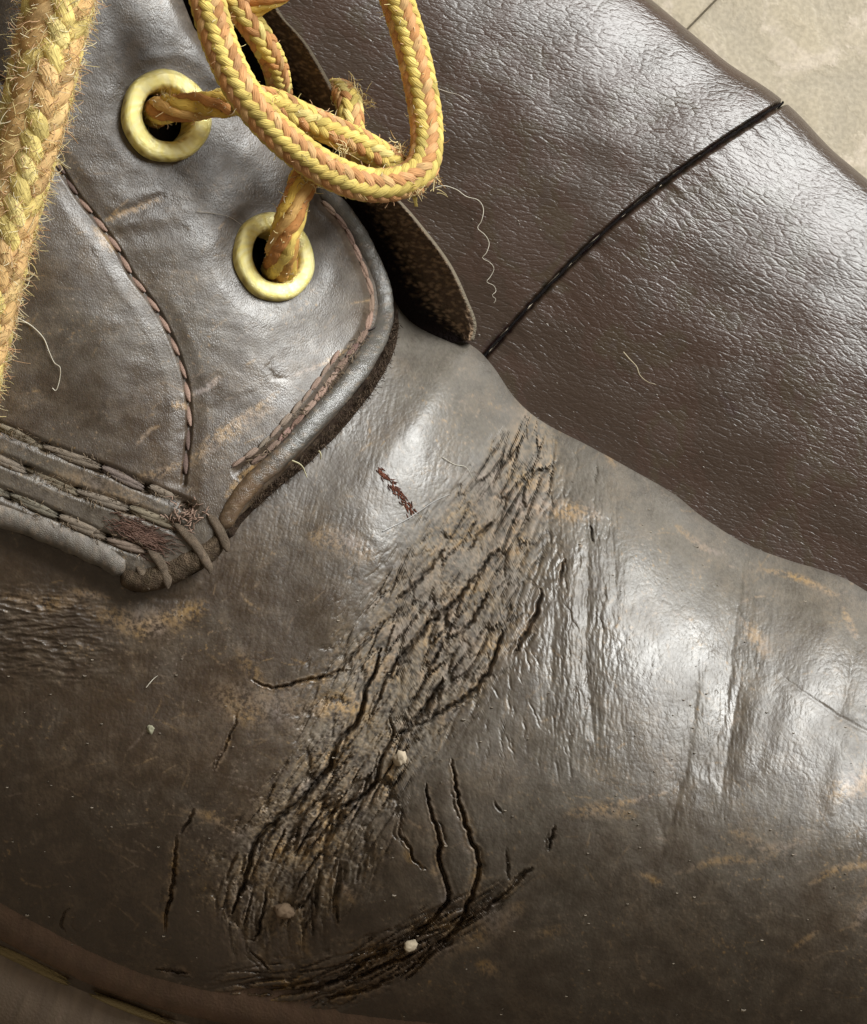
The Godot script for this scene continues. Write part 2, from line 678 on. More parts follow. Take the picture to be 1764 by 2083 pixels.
# ---------------------------------------------------------------- boot
func make_maps() -> void:
	band_map = new_map()
	crack_map = new_map()
	lip_map = new_map()
	fold_map = new_map()
	scuff_map = new_map()
	flap_map = new_map()
	flap_scuff = new_map()
	# --- the cracked band across the vamp
	var line := [Vector3(1092, 838, 34), Vector3(1064, 930, 74), Vector3(1015, 1030, 118), Vector3(960, 1130, 150), Vector3(900, 1240, 165), Vector3(848, 1340, 165), Vector3(790, 1440, 150),
		Vector3(715, 1560, 130), Vector3(640, 1680, 140), Vector3(590, 1790, 150), Vector3(560, 1880, 110)]
	var band := smooth_path(line, 14.0)
	for k in band.size() - 1:
		stroke(band_map, PackedVector2Array([Vector2(band[k].x, band[k].y), Vector2(band[k + 1].x, band[k + 1].y)]), band[k].z * 1.6, 1.0, 0, false)
	# the boot bends here: a shallow valley, with fuller leather on both sides
	stroke(fold_map, smooth_flat([1100, 820, 1050, 950, 985, 1090, 905, 1230, 830, 1370, 740, 1520, 640, 1680, 560, 1860], 20.0), 210.0, -2.3, 1, false)
	stroke(fold_map, smooth_flat([900, 760, 880, 900, 780, 1100, 690, 1240], 20.0), 200.0, 1.0, 1)
	stroke(fold_map, smooth_flat([1200, 1000, 1290, 1250, 1250, 1500, 1180, 1750], 20.0), 260.0, 1.3, 1)
	for f in [[[1237, 980, 1246, 1100, 1252, 1215], 17.0, -0.45], [[1192, 1060, 1196, 1200, 1190, 1330, 1205, 1500], 20.0, -0.62], [[1130, 1190, 1120, 1330, 1100, 1480], 15.0, -0.35], [[1165, 1130, 1160, 1280, 1150, 1400], 12.0, 0.25],
			[[1516, 1150, 1490, 1300, 1465, 1460, 1420, 1560], 26.0, -0.7], [[1415, 1400, 1395, 1530, 1350, 1700], 20.0, -0.5], [[1500, 1400, 1480, 1500, 1460, 1600], 16.0, -0.45], [[1450, 1330, 1420, 1480, 1390, 1640, 1330, 1790], 18.0, 0.4],
			[[1560, 1330, 1530, 1480, 1500, 1580], 16.0, 0.35], [[1330, 1640, 1345, 1720, 1310, 1790], 18.0, -0.4], [[1590, 1375, 1680, 1440, 1764, 1490, 1860, 1530], 14.0, -0.45], [[1620, 1400, 1700, 1440, 1800, 1470], 10.0, 0.3],
			[[1745, 1300, 1725, 1400, 1700, 1460], 12.0, -0.4], [[1730, 1490, 1700, 1580, 1685, 1650], 16.0, 0.4], [[1150, 960, 1170, 1040, 1210, 1090], 20.0, -0.3],
			[[905, 1100, 850, 1080, 780, 1040], 30.0, -0.25], [[700, 1150, 760, 1230, 800, 1260], 36.0, -0.3],
			[[300, 1215, 400, 1210, 470, 1150], 22.0, -0.5], [[250, 1240, 340, 1260, 430, 1240], 16.0, 0.3]]:
		stroke(fold_map, jagged(smooth_flat(f[0], 40.0), 0.06), f[1] * 2.1, f[2] * 0.42, 1)
		if f[2] < -0.3: stroke(fold_map, jagged(smooth_flat(f[0], 30.0), 0.08), f[1] * 0.5, f[2] * 0.22, 1)
	# --- cracks one can follow: points, width, depth
	for f in [
			[[822, 1234, 790, 1258, 757, 1294, 711, 1336, 700, 1359, 656, 1373, 605, 1384, 559, 1396, 517, 1378], 4.5, 0.7],
			[[997, 1128, 951, 1193, 914, 1234, 863, 1276, 836, 1308, 813, 1336, 790, 1368, 776, 1405, 762, 1438, 748, 1465], 6.0, 1.0],
			[[776, 1317, 762, 1368, 748, 1391, 730, 1460, 702, 1488, 684, 1511, 674, 1553, 646, 1585, 605, 1631, 559, 1668, 522, 1710, 499, 1790, 470, 1860], 8.5, 1.5],
			[[1006, 1059, 974, 1087, 951, 1119], 4.5, 0.7], [[905, 1119, 877, 1151, 845, 1188, 808, 1216], 5.0, 0.8], [[1099, 1198, 1094, 1234, 1071, 1280, 1043, 1331], 5.5, 0.95],
			[[1020, 1280, 1006, 1331, 983, 1377, 946, 1414, 914, 1433, 868, 1465, 836, 1475], 5.5, 0.95], [[900, 1377, 868, 1428, 836, 1470, 803, 1497], 7.0, 1.2], [[992, 1207, 974, 1234, 955, 1271, 914, 1299], 5.0, 0.8],
			[[794, 1456, 799, 1488, 776, 1543, 766, 1585, 739, 1613, 683, 1645, 637, 1686, 600, 1733], 6.5, 1.1],
			[[868, 1590, 870, 1622, 886, 1668, 896, 1710, 891, 1737, 907, 1789, 913, 1819, 884, 1862, 835, 1900, 790, 1925, 720, 1965], 6.0, 1.2],
			[[920, 1540, 928, 1608, 942, 1650, 951, 1687, 972, 1738, 975, 1760, 959, 1814, 932, 1878, 867, 1938, 814, 1990], 6.0, 1.2],
			[[817, 1636, 815, 1696, 831, 1714, 850, 1756, 868, 1761], 3.6, 0.6], [[1126, 1673, 1113, 1722], 3.6, 0.6], [[1067, 1770, 1030, 1808, 990, 1840, 948, 1873, 895, 1920, 824, 1998], 5.0, 0.8], [[1029, 1722, 1034, 1787], 3.0, 0.5],
			[[1149, 1137, 1135, 1188], 3.5, 0.6], [[1200, 1069, 1205, 1105], 3.0, 0.5], [[1219, 945, 1212, 990], 3.0, 0.5],
			[[1006, 1626, 1021, 1647], 3.0, 0.4], [[364, 1695, 360, 1751, 355, 1797, 341, 1848, 335, 1900], 4.5, 0.75], [[544, 1802, 535, 1857, 521, 1912, 503, 1912], 4.0, 0.8],
			[[683, 1797, 687, 1876], 4.0, 0.7], [[637, 1811, 637, 1903], 4.0, 0.6], [[489, 2027, 600, 2023, 692, 1995, 738, 1958, 803, 1926], 7.0, 1.2], [[507, 1936, 554, 1982], 3.5, 0.6], [[314, 1977, 383, 1986], 4.0, 0.6],
			[[700, 2005, 760, 1975, 850, 1935], 6.0, 1.0], [[640, 2040, 730, 2020, 800, 1990], 6.0, 0.9], [[140, 1850, 120, 1880, 130, 1900], 3.0, 0.4], [[490, 1440, 470, 1500, 440, 1560], 3.0, 0.35], [[400, 1640, 372, 1690], 4.0, 0.5]]:
		var p := jagged(smooth_flat(f[0], 20.0), 0.17)
		stroke(crack_map, p, f[1] * 0.72, f[2] * 1.45, 3)
		for z in 3:      # hairline companions
			var sh := Vector2(rng.randfn(0.0, 9.0), rng.randfn(0.0, 5.0))
			var from := rng.randi_range(0, maxi(0, p.size() - 6))
			var side := PackedVector2Array()
			for y in range(from, mini(from + rng.randi_range(5, 14), p.size())): side.append(p[y] + sh)
			if side.size() > 2: stroke(crack_map, jagged(side, 0.2), 2.2, f[2] * 0.35, 3)
		stroke(lip_map, p, f[1] * 0.95, f[2] * 0.24, 2)
		if f[2] > 0.55: stroke(scuff_map, jagged(smooth_flat(f[0], 40.0), 0.3), f[1] * 3.4, 0.42, 0)
	# --- crumbling strands at the foot of the band and along the lowest cracks (the band's own plates are worked out with the vamp)
	for f in [[[470, 2030, 600, 2020, 700, 1990, 790, 1940, 870, 1890, 960, 1845, 1040, 1800, 1090, 1760], 17.0, 8], [[480, 1860, 520, 1740, 590, 1660, 680, 1580], 40.0, 8], [[560, 1900, 600, 1800, 660, 1700, 700, 1620], 60.0, 10], [[680, 1880, 690, 1800, 700, 1740], 50.0, 8], [[880, 1870, 830, 1920, 740, 1960], 16.0, 14]]:
		var line2 := smooth_flat(f[0], 12.0)
		for k in int(f[2]):
			var from := rng.randi_range(0, line2.size() - 5)
			var p := PackedVector2Array()
			var off: float = rng.randfn(0.0, 0.55) * f[1]
			for q in range(from, mini(from + rng.randi_range(4, 12), line2.size() - 1)):
				off += rng.randfn(0.0, 1.2)
				p.append(line2[q] + (line2[q + 1] - line2[q]).normalized().orthogonal() * off)
			if p.size() < 3: continue
			var big := pow(rng.randf(), 1.5)
			p = jagged(p, 0.18)
			stroke(crack_map, p, 2.4 + 2.4 * big, 0.35 + 0.85 * big, 3)
			stroke(lip_map, p, 4.5 + 4.0 * big, 0.14 + 0.2 * big, 2)
			if rng.randf() < 0.5: stroke(scuff_map, p, 6.0 + 6.0 * big, 0.45, 0)
	# fine hair cracks right of the band
	for k in 150:
		var q := Vector2(rng.randf_range(1030, 1270), rng.randf_range(900, 1560))
		q.x -= (q.y - 1000.0) * 0.18
		var dir := Vector2(-0.12 + rng.randfn(0.0, 0.12), 1.0).normalized()
		var p := PackedVector2Array([q])
		for m in rng.randi_range(2, 6):
			q += dir.rotated(rng.randfn(0.0, 0.25)) * rng.randf_range(8.0, 15.0)
			p.append(q)
		stroke(crack_map, jagged(p, 0.2), 2.4, rng.randf_range(0.05, 0.22), 0)
	valley_map = blurred(blurred(crack_map, 5), 4)
	# --- pale scuffs: points, width, strength
	for f in [[[640, 1090, 700, 1100, 760, 1130], 40.0, 0.55], [[250, 1260, 300, 1270, 350, 1255], 26.0, 0.9], [[290, 1285, 335, 1275], 22.0, 0.9], [[150, 1200, 230, 1215], 14.0, 0.6], [[490, 1310, 520, 1370, 540, 1400], 26.0, 0.35], [[640, 1440, 700, 1430, 760, 1420], 48.0, 0.7],
			[[1030, 1010, 1080, 1030, 1160, 1040, 1220, 1050], 34.0, 0.75], [[1010, 1010, 1040, 1000], 20.0, 0.9], [[930, 1300, 990, 1310, 1050, 1320], 40.0, 0.45], [[860, 1420, 900, 1460], 34.0, 0.5],
			[[370, 1640, 430, 1655, 500, 1700], 14.0, 0.55], [[440, 1570, 480, 1480], 9.0, 0.5], [[470, 1450, 530, 1460], 7.0, 0.5], [[1190, 1640, 1270, 1625, 1350, 1605], 9.0, 0.6], [[1370, 1770, 1450, 1745, 1560, 1740], 14.0, 0.4],
			[[1510, 1260, 1540, 1300, 1560, 1330], 26.0, 0.6], [[1380, 1070, 1430, 1110, 1470, 1130], 12.0, 0.5], [[1560, 1160, 1640, 1180, 1720, 1220], 12.0, 0.6], [[1720, 1240, 1745, 1300], 14.0, 0.6], [[1690, 1610, 1740, 1590, 1800, 1590], 44.0, 0.8], [[180, 1230, 260, 1262, 340, 1262, 420, 1230], 40.0, 0.55], [[20, 1210, 100, 1225, 180, 1215], 26.0, 0.5], [[440, 1400, 520, 1430, 620, 1440], 60.0, 0.4], [[560, 1640, 640, 1700, 700, 1790], 60.0, 0.45], [[880, 1940, 980, 1890, 1060, 1840], 40.0, 0.45], [[1150, 1650, 1210, 1640, 1290, 1650], 24.0, 0.45], [[1080, 1900, 1160, 1880], 18.0, 0.35], [[1480, 1680, 1560, 1720, 1640, 1700], 20.0, 0.35],
			[[1640, 1790, 1700, 1760, 1790, 1750], 14.0, 0.5], [[1730, 1880, 1764, 1830, 1800, 1800], 22.0, 0.6], [[1600, 1930, 1660, 1885], 9.0, 0.6], [[1290, 1930, 1310, 1990, 1350, 2010], 8.0, 0.45], [[1240, 905, 1255, 945], 16.0, 0.5], [[1110, 830, 1160, 880], 18.0, 0.45],
			[[980, 1960, 1000, 1975], 26.0, 0.6], [[660, 1780, 700, 1800, 720, 1830], 22.0, 0.75], [[545, 1845, 600, 1850], 16.0, 0.5], [[600, 1900, 640, 1960], 12.0, 0.3], [[1060, 1830, 1040, 1870], 16.0, 0.4], [[1300, 1770, 1340, 1790], 12.0, 0.5]]:
		stroke(scuff_map, smooth_flat(f[0], 10.0), f[1], f[2], 0)
	for k in 900:
		var q := Vector2(rng.randf_range(-60, 1800), rng.randf_range(800, 2100))
		var dir := Vector2.from_angle(rng.randfn(0.4 if rng.randf() < 0.6 else -0.9, 0.45))
		var p := PackedVector2Array([q])
		for m in rng.randi_range(1, 5):
			q += dir * rng.randf_range(6.0, 18.0)
			dir = dir.rotated(rng.randfn(0.0, 0.2))
			p.append(q)
		var big := rng.randf()
		stroke(scuff_map, p, 1.6 + 3.2 * big * big * big, 0.15 + 0.5 * rng.randf() * rng.randf(), 0)
	for k in 130:
		var q := Vector2(rng.randf_range(0, 780), rng.randf_range(300, 1080))
		var dir := Vector2.from_angle(rng.randfn(-0.55, 0.4))
		stroke(flap_scuff, PackedVector2Array([q, q + dir * rng.randf_range(5, 14), q + dir.rotated(0.1) * rng.randf_range(16, 46)]), 1.8 + 3.0 * rng.randf() * rng.randf(), 0.12 + 0.4 * rng.randf() * rng.randf(), 0)
	# --- relief of the lace flap
	var seam := smooth_flat(SEAM, 8.0)
	stroke(flap_map, seam, 40.0, -0.28, 1, false)
	stroke(flap_map, seam, 9.0, -0.5, 1, false)
	stroke(flap_map, smooth_flat([40, 470, 130, 560, 200, 680, 230, 800], 20.0), 170.0, 0.9, 1)
	stroke(flap_map, smooth_flat([420, 420, 480, 640, 560, 760], 20.0), 200.0, 0.6, 1)
	for row in ROWS: stroke(flap_map, smooth_flat(row, 8.0), 18.0, -0.5, 1, false)
	for h in [[6, 871], [103, 912], [212, 953], [306, 994], [66, 957], [168, 1001], [270, 1036], [33, 1010], [129, 1050], [225, 1093], [385, 1032]]:
		stroke(flap_map, PackedVector2Array([Vector2(h[0] - 3, h[1] - 1), Vector2(h[0] + 3, h[1] + 1)]), 12.0, -1.5, 1, false)
	stroke(flap_map, smooth_flat(EDGE_STITCH, 8.0), 17.0, -0.55, 1, false)
	for f in [[[215, 455, 280, 430, 340, 405], 12.0, -0.45], [[250, 490, 320, 480, 380, 475], 16.0, -0.5], [[225, 440, 290, 410, 330, 395], 8.0, 0.3], [[255, 468, 340, 455], 12.0, 0.35], [[240, 515, 330, 505, 420, 510], 22.0, 0.3],
			[[380, 800, 420, 785, 455, 765], 9.0, -0.3], [[350, 900, 450, 830, 520, 800], 8.0, -0.2], [[200, 330, 320, 355, 430, 345], 30.0, -0.35], [[180, 600, 260, 640], 20.0, -0.2], [[250, 975, 300, 975, 380, 985], 8.0, -0.25], [[560, 730, 545, 760, 570, 775, 590, 770], 4.0, -0.25],
			[[450, 25, 470, 90, 520, 160], 40.0, 0.5], [[290, 380, 420, 410, 470, 440], 40.0, -0.45]]:
		stroke(flap_map, jagged(smooth_flat(f[0], 26.0), 0.08), f[1] * 2.2, f[2] * 0.38, 1)
	for f in [[[225, 455, 300, 425, 340, 410], 12.0, 0.6], [[400, 805, 430, 790, 452, 770], 10.0, 0.9], [[360, 825, 385, 830], 12.0, 0.9], [[420, 900, 500, 850, 570, 800], 12.0, 0.55], [[380, 950, 470, 880, 560, 830], 26.0, 0.35], [[285, 910, 310, 880, 330, 870], 8.0, 0.4],
			[[290, 970, 330, 965, 370, 945], 14.0, 0.45], [[470, 1010, 520, 960, 560, 930], 22.0, 0.7], [[590, 770, 660, 740, 720, 700], 8.0, 0.45], [[200, 470, 240, 520], 16.0, 0.4], [[120, 970, 250, 1010, 330, 1060], 40.0, 0.3]]:
		stroke(flap_scuff, smooth_flat(f[0], 8.0), f[1], f[2], 0)
	# holes punched for the eyelets
	for y in range(100, 672, 2):
		for x in range(196, 704, 2):
			for h in EYELETS:
				var d := Vector2(x, y).distance_to(Vector2(h[0], h[1]))
				if d < 130.0:
					var k := int((y - GY0) / CELL) * GW + int((x - GX0) / CELL)
					if d < 60.0:
						flap_map[k] = -9.0 * smoothstep(60.0, 48.0, d)
					else:
						flap_map[k] -= 0.35 * smoothstep(130.0, 90.0, d) * smoothstep(60.0, 80.0, d)

const SEAM := [-60, 90, 10, 170, 70, 250, 125, 340, 167, 407, 203, 452, 244, 508, 274, 564, 315, 620, 345, 671, 370, 732, 386, 792, 391, 863, 386, 924, 380, 985]
const ROWS := [[-70, 842, 6, 871, 102, 911, 210, 951, 306, 992, 395, 1030], [-70, 900, 0, 930, 66, 957, 168, 1001, 270, 1034, 365, 1072], [-70, 966, 33, 1010, 129, 1051, 225, 1094, 300, 1120]]
const EDGE_STITCH := [655, 410, 695, 452, 722, 505, 742, 556, 755, 600, 753, 640, 742, 676, 715, 716, 680, 765, 650, 808, 615, 850, 580, 890, 540, 928, 490, 962]
const EYELETS := [[345, 243, 95.0, 54.0], [560, 526, 92.0, 54.0]]

func leather_maps(called: String, m: PackedFloat32Array, seed_: int, x0: float, y0: float, wide: float, tall: float) -> StandardMaterial3D:
	# roughness: matte where cracked, glossy where rubbed; relief: the hide's own fine grain
	var size := 2048
	var w := cells(1.0 / 9.0, seed_, 7.0).get_image(size, size, false, false, true).get_data()
	var f := noise(FastNoiseLite.TYPE_SIMPLEX_SMOOTH, 0.11, seed_ + 1, 4)
	f.domain_warp_enabled = true
	f.domain_warp_amplitude = 20.0
	f.domain_warp_frequency = 0.02
	var g := f.get_image(size, size).get_data()
	var rn := noise(FastNoiseLite.TYPE_SIMPLEX_SMOOTH, 0.035, seed_ + 3, 3)
	rn.fractal_type = FastNoiseLite.FRACTAL_RIDGED
	rn.domain_warp_enabled = true
	rn.domain_warp_amplitude = 25.0
	rn.domain_warp_frequency = 0.03
	var rd := rn.get_image(size, size).get_data()
	var l := noise(FastNoiseLite.TYPE_SIMPLEX_SMOOTH, 0.006, seed_ + 2, 4).get_image(size, size).get_data()
	var hgt := PackedByteArray()
	hgt.resize(size * size)
	for k in size * size:
		var a := minf(1.0, w[k] / 90.0)
		hgt[k] = int(255.0 * (0.24 * a + 0.40 * g[k] / 255.0 + 0.36 * (1.0 - pow(rd[k] / 255.0, 2.0))))
	var rs := 1024
	var rgh := PackedByteArray()
	rgh.resize(rs * rs)
	for j in rs:
		for i in rs:
			var x := x0 + wide * i / rs
			var y := y0 + tall * j / rs
			var b := read(m, x, y) if m.size() else 0.0
			var r := 0.31 + 0.28 * l[(j * 2) * size + i * 2] / 255.0 + 0.10 * (g[(j * 2) * size + i * 2] / 255.0 - 0.5)
			rgh[j * rs + i] = int(255.0 * clampf(lerpf(r, 0.82, smoothstep(0.25, 0.9, b)), 0.05, 1.0))
	var made := mat(called, 1.0, 0.66)
	made.roughness_texture = tex(Image.create_from_data(rs, rs, false, Image.FORMAT_L8, rgh))
	made.roughness_texture_channel = BaseMaterial3D.TEXTURE_CHANNEL_RED
	bump(made, tex(Image.create_from_data(size, size, false, Image.FORMAT_L8, hgt)), 0.047)
	return made

func hide_colour(x: float, y: float, grey: float, scuff: float, dry: float) -> Color:
	var lo := n_low.get_noise_2d(x, y)
	var mi := n_mid.get_noise_2d(x, y)
	var fi := n_fine.get_noise_2d(x, y)
	var sp := n_speck.get_noise_2d(x, y)
	var g := clampf(grey + 0.30 * lo + 0.24 * mi + 0.12 * sp, 0.0, 1.0)
	var k := 1.0 + 0.22 * mi + 0.20 * fi + 0.22 * sp
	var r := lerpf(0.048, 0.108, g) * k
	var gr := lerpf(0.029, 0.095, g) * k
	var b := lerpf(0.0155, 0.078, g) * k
	if dry > 0.0:
		var d := dry * clampf(0.55 + 0.9 * fi + 0.6 * mi, 0.0, 1.0)
		r = lerpf(r, 0.165, d)
		gr = lerpf(gr, 0.142, d)
		b = lerpf(b, 0.106, d)
	# brown dust rubbed into the surface in clouds
	var du := 0.20 * smoothstep(0.02, 0.42, n_low.get_noise_2d(x * 1.7 + 5000.0, y * 1.7) + 0.5 * mi) * clampf(0.7 + 0.8 * fi + 0.5 * sp, 0.0, 1.0)
	r = lerpf(r, 0.17, du)
	gr = lerpf(gr, 0.122, du)
	b = lerpf(b, 0.078, du)
	var sc := clampf(scuff * clampf(0.72 + 1.5 * fi + 0.8 * mi + 0.8 * sp, 0.0, 1.25), 0.0, 0.9)
	# a few random rubbed flecks everywhere
	sc = maxf(sc, 0.55 * smoothstep(0.40, 0.62, fi) * smoothstep(0.05, 0.4, lo + 0.4 * mi))
	var hue := n_low.get_noise_2d(x * 2.3 + 700.0, y * 2.3)
	r = lerpf(r, 0.30 + 0.10 * hue, sc)
	gr = lerpf(gr, 0.205 + 0.02 * hue, sc)
	b = lerpf(b, 0.12 - 0.08 * hue, sc)
	return Color(r, gr, b)

func build_vamp(root: Node3D) -> void:
	var m := leather_maps("vamp_leather", band_map, 61, GX0, GY0, GW * CELL, GH * CELL)
	var xs := [-700, -110, 270, 440, 500, 600, 700, 750, 790, 808]
	var ys := [700, 960, 1040, 990, 940, 860, 730, 630, 580, 565]
	var cols := PackedFloat32Array()
	for k in 24: cols.append(-700.0 + 590.0 * (k / 24.0))
	for k in 905: cols.append(-110.0 + 2.14 * k)
	for k in 44: cols.append(1830.0 + 518.0 * sqrt(k / 43.0) * (0.4 + 0.6 * sqrt(k / 43.0)))
	var nu := cols.size()
	var nv := 660
	var skirt := 7
	var p := PackedVector3Array()
	var t := PackedVector2Array()
	var c := PackedColorArray()
	p.resize(nu * (nv + skirt))
	t.resize(nu * (nv + skirt))
	c.resize(nu * (nv + skirt))
	var tops := PackedFloat32Array()
	for i in nu:
		var x := cols[i]
		var top := 0.0
		if x < 808.0:
			top = table(x, xs, ys)
		else:
			for k in outline.size() - 1:
				if outline[k].x <= x and outline[k + 1].x > x:
					top = lerpf(outline[k].y, outline[k + 1].y, (x - outline[k].x) / (outline[k + 1].x - outline[k].x))
					break
		tops.append(top)
	var flow := noise(FastNoiseLite.TYPE_SIMPLEX_SMOOTH, 0.02, 71, 3)
	var wrinkle := noise(FastNoiseLite.TYPE_SIMPLEX_SMOOTH, 0.03, 73, 2)
	var plates := cells(1.0, 74, 0.0)
	plates.domain_warp_enabled = true
	plates.domain_warp_amplitude = 0.55
	plates.domain_warp_frequency = 0.9
	var flakes := cells(1.0, 75, 0.0)
	flakes.domain_warp_amplitude = 0.6
	flakes.domain_warp_frequency = 0.9
	var creep := noise(FastNoiseLite.TYPE_SIMPLEX_SMOOTH, 0.011, 72, 3)
	for j in nv:
		var f := float(j) / (nv - 1)
		f = f * f * 0.22 + f * 0.78
		for i in nu:
			var x := cols[i]
			var top := tops[i]
			var y := top + (2200.0 - top) * f
			var band := read(band_map, x, y)
			var cr := read(crack_map, x, y)
			var din := inside(x, y)
			var h := body_at(din, x, y) + read(fold_map, x, y) - cr - 0.8 * read(valley_map, x, y)
			var fi := n_fine.get_noise_2d(x, y)
			var dry := 0.0
			var flake := 0.0
			if band > 0.02:
				# plates of split leather, long in the direction of the band
				var cx := table(y, BAND_Y, BAND_X)
				var hw := table(y, BAND_Y, BAND_W)
				var o := (x - cx) * sqrt(125.0 / hw)
				var run := y * 1.15 + (x - cx) * 0.25
				var e := absf(x - cx) / hw + 0.22 * flow.get_noise_2d(x * 0.8, y * 0.8)
				var mask := smoothstep(1.38, 0.45, e) * smoothstep(1950.0, 1790.0, y + 90.0 * flow.get_noise_2d(x * 1.5, 33.0))
				var low := smoothstep(1480.0, 1700.0, y)
				var fine := smoothstep(1.75, 0.5, e) * smoothstep(1980.0, 1820.0, y)
				var f1 := plates.get_noise_2d(o / 25.0, run / 104.0) + 1.0
				var f2 := flakes.get_noise_2d(o / 14.0, run / 46.0) + 1.0
				var open := smoothstep(-0.35, 0.25, flow.get_noise_2d(o * 0.5 + 900.0, run * 0.25))
				var split := (1.0 - smoothstep(0.04, 0.165 + 0.07 * low, f1)) * open
				var nick := (1.0 - smoothstep(0.04, 0.24, f2)) * smoothstep(0.0, 0.3, flow.get_noise_2d(o * 0.7, run * 0.5 + 500.0) + 0.06)
				var deep := (0.58 + 0.4 * flow.get_noise_2d(run * 0.3, o * 0.3)) * lerpf(0.95, 1.5, low)
				h += mask * (0.55 * minf(f1, 0.7) * (0.6 + 0.4 * open) - split * deep - 0.25) + fine * (0.14 * minf(f2, 0.5) - nick * 0.24)
				h += mask * (0.07 * fi + 0.06 * n_fine.get_noise_2d(x * 2.6, y * 2.6)) + read(lip_map, x, y) * (0.4 + 0.6 * band)
				dry = clampf(mask * 1.2 - 0.15, 0.0, 0.85) * (0.45 + 0.55 * smoothstep(1150.0, 1450.0, y))
				flake = mask * (smoothstep(0.10, 0.2, f1) * smoothstep(0.42, 0.25, f1) * open * 0.40 + smoothstep(0.08, 0.2, f2) * smoothstep(0.4, 0.25, f2) * 0.22 + 0.12 + 0.14 * low)
			else:
				h += 0.6 * read(lip_map, x, y)
			if y > 1700.0 and x > 400.0 and x < 1130.0:      # the crumbling crease along the bottom
				var yc := table(x, LOW_X, LOW_Y)
				var o2 := (y - yc) * 0.85
				var e2 := absf(o2) / lerpf(50.0, 14.0, smoothstep(850.0, 1130.0, x)) + 0.35 * flow.get_noise_2d(x * 1.4, y * 1.4)
				var m2 := smoothstep(1.35, 0.4, e2) * smoothstep(400.0, 520.0, x) * smoothstep(1130.0, 900.0, x)
				if m2 > 0.0:
					var g1 := plates.get_noise_2d(o2 / 13.0 + 50.0, x / 82.0) + 1.0
					var sp2 := 1.0 - smoothstep(0.05, 0.26, g1)
					h += m2 * (0.5 * minf(g1, 0.7) - sp2 * 0.62 - 0.2 + 0.08 * fi)
					flake = maxf(flake, m2 * (smoothstep(0.12, 0.25, g1) * smoothstep(0.6, 0.3, g1) * 0.5))
			h += 0.05 * creep.get_noise_2d(x * 1.3, y) + 0.012 * fi
			var rough := smoothstep(300.0, 120.0, x) * smoothstep(1170.0, 1230.0, y) * smoothstep(1430.0, 1320.0, y)
			if rough > 0.0: h += rough * 0.55 * (0.3 - absf(flow.get_noise_2d(x * 0.55 + y * 0.2, y * 2.1)))
			var wr := 1.0 - absf(wrinkle.get_noise_2d(x * 1.9 + y * 0.35, y * 0.30))
			var bend := smoothstep(1060.0, 1140.0, x) * smoothstep(1300.0, 1220.0, x) * smoothstep(900.0, 1000.0, y) * smoothstep(1620.0, 1450.0, y) + 0.6 * smoothstep(1370.0, 1430.0, x + 0.25 * (y - 1400.0)) * smoothstep(1580.0, 1500.0, x + 0.25 * (y - 1400.0)) * smoothstep(1150.0, 1250.0, y) * smoothstep(1750.0, 1600.0, y)
			h -= (0.035 + 0.06 * bend) * wr * wr * wr * smoothstep(0.0, 0.35, creep.get_noise_2d(x + 4000.0, y) + 0.25)
			if bend > 0.0:
				var wr2 := 1.0 - absf(wrinkle.get_noise_2d(x * 4.2 + 3000.0, y * 0.33))
				h -= 0.09 * bend * pow(wr2, 6.0)
			var q := (j + skirt) * nu + i
			p[q] = at(x, y, h)
			t[q] = Vector2((x - GX0) / (GW * CELL), (y - GY0) / (GH * CELL))
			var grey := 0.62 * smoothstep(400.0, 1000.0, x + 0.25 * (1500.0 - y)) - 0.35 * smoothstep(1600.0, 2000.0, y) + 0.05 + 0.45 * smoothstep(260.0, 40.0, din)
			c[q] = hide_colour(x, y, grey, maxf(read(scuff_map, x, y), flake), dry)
	# under the outline the side turns in and runs down to the seat
	for s in skirt:
		var z := float(skirt - s) / skirt
		for i in nu:
			var top := p[skirt * nu + i]
			var q := s * nu + i
			p[q] = Vector3(top.x - 0.0006 * z * z, lerpf(top.y, -0.004, z), top.z + 0.0015 * z * z)
			t[q] = t[skirt * nu + i] - Vector2(0, 0.02 * z)
			c[q] = c[skirt * nu + i]
	var b := Build.new()
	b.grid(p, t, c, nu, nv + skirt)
	part("vamp", b.mesh(), m, root)

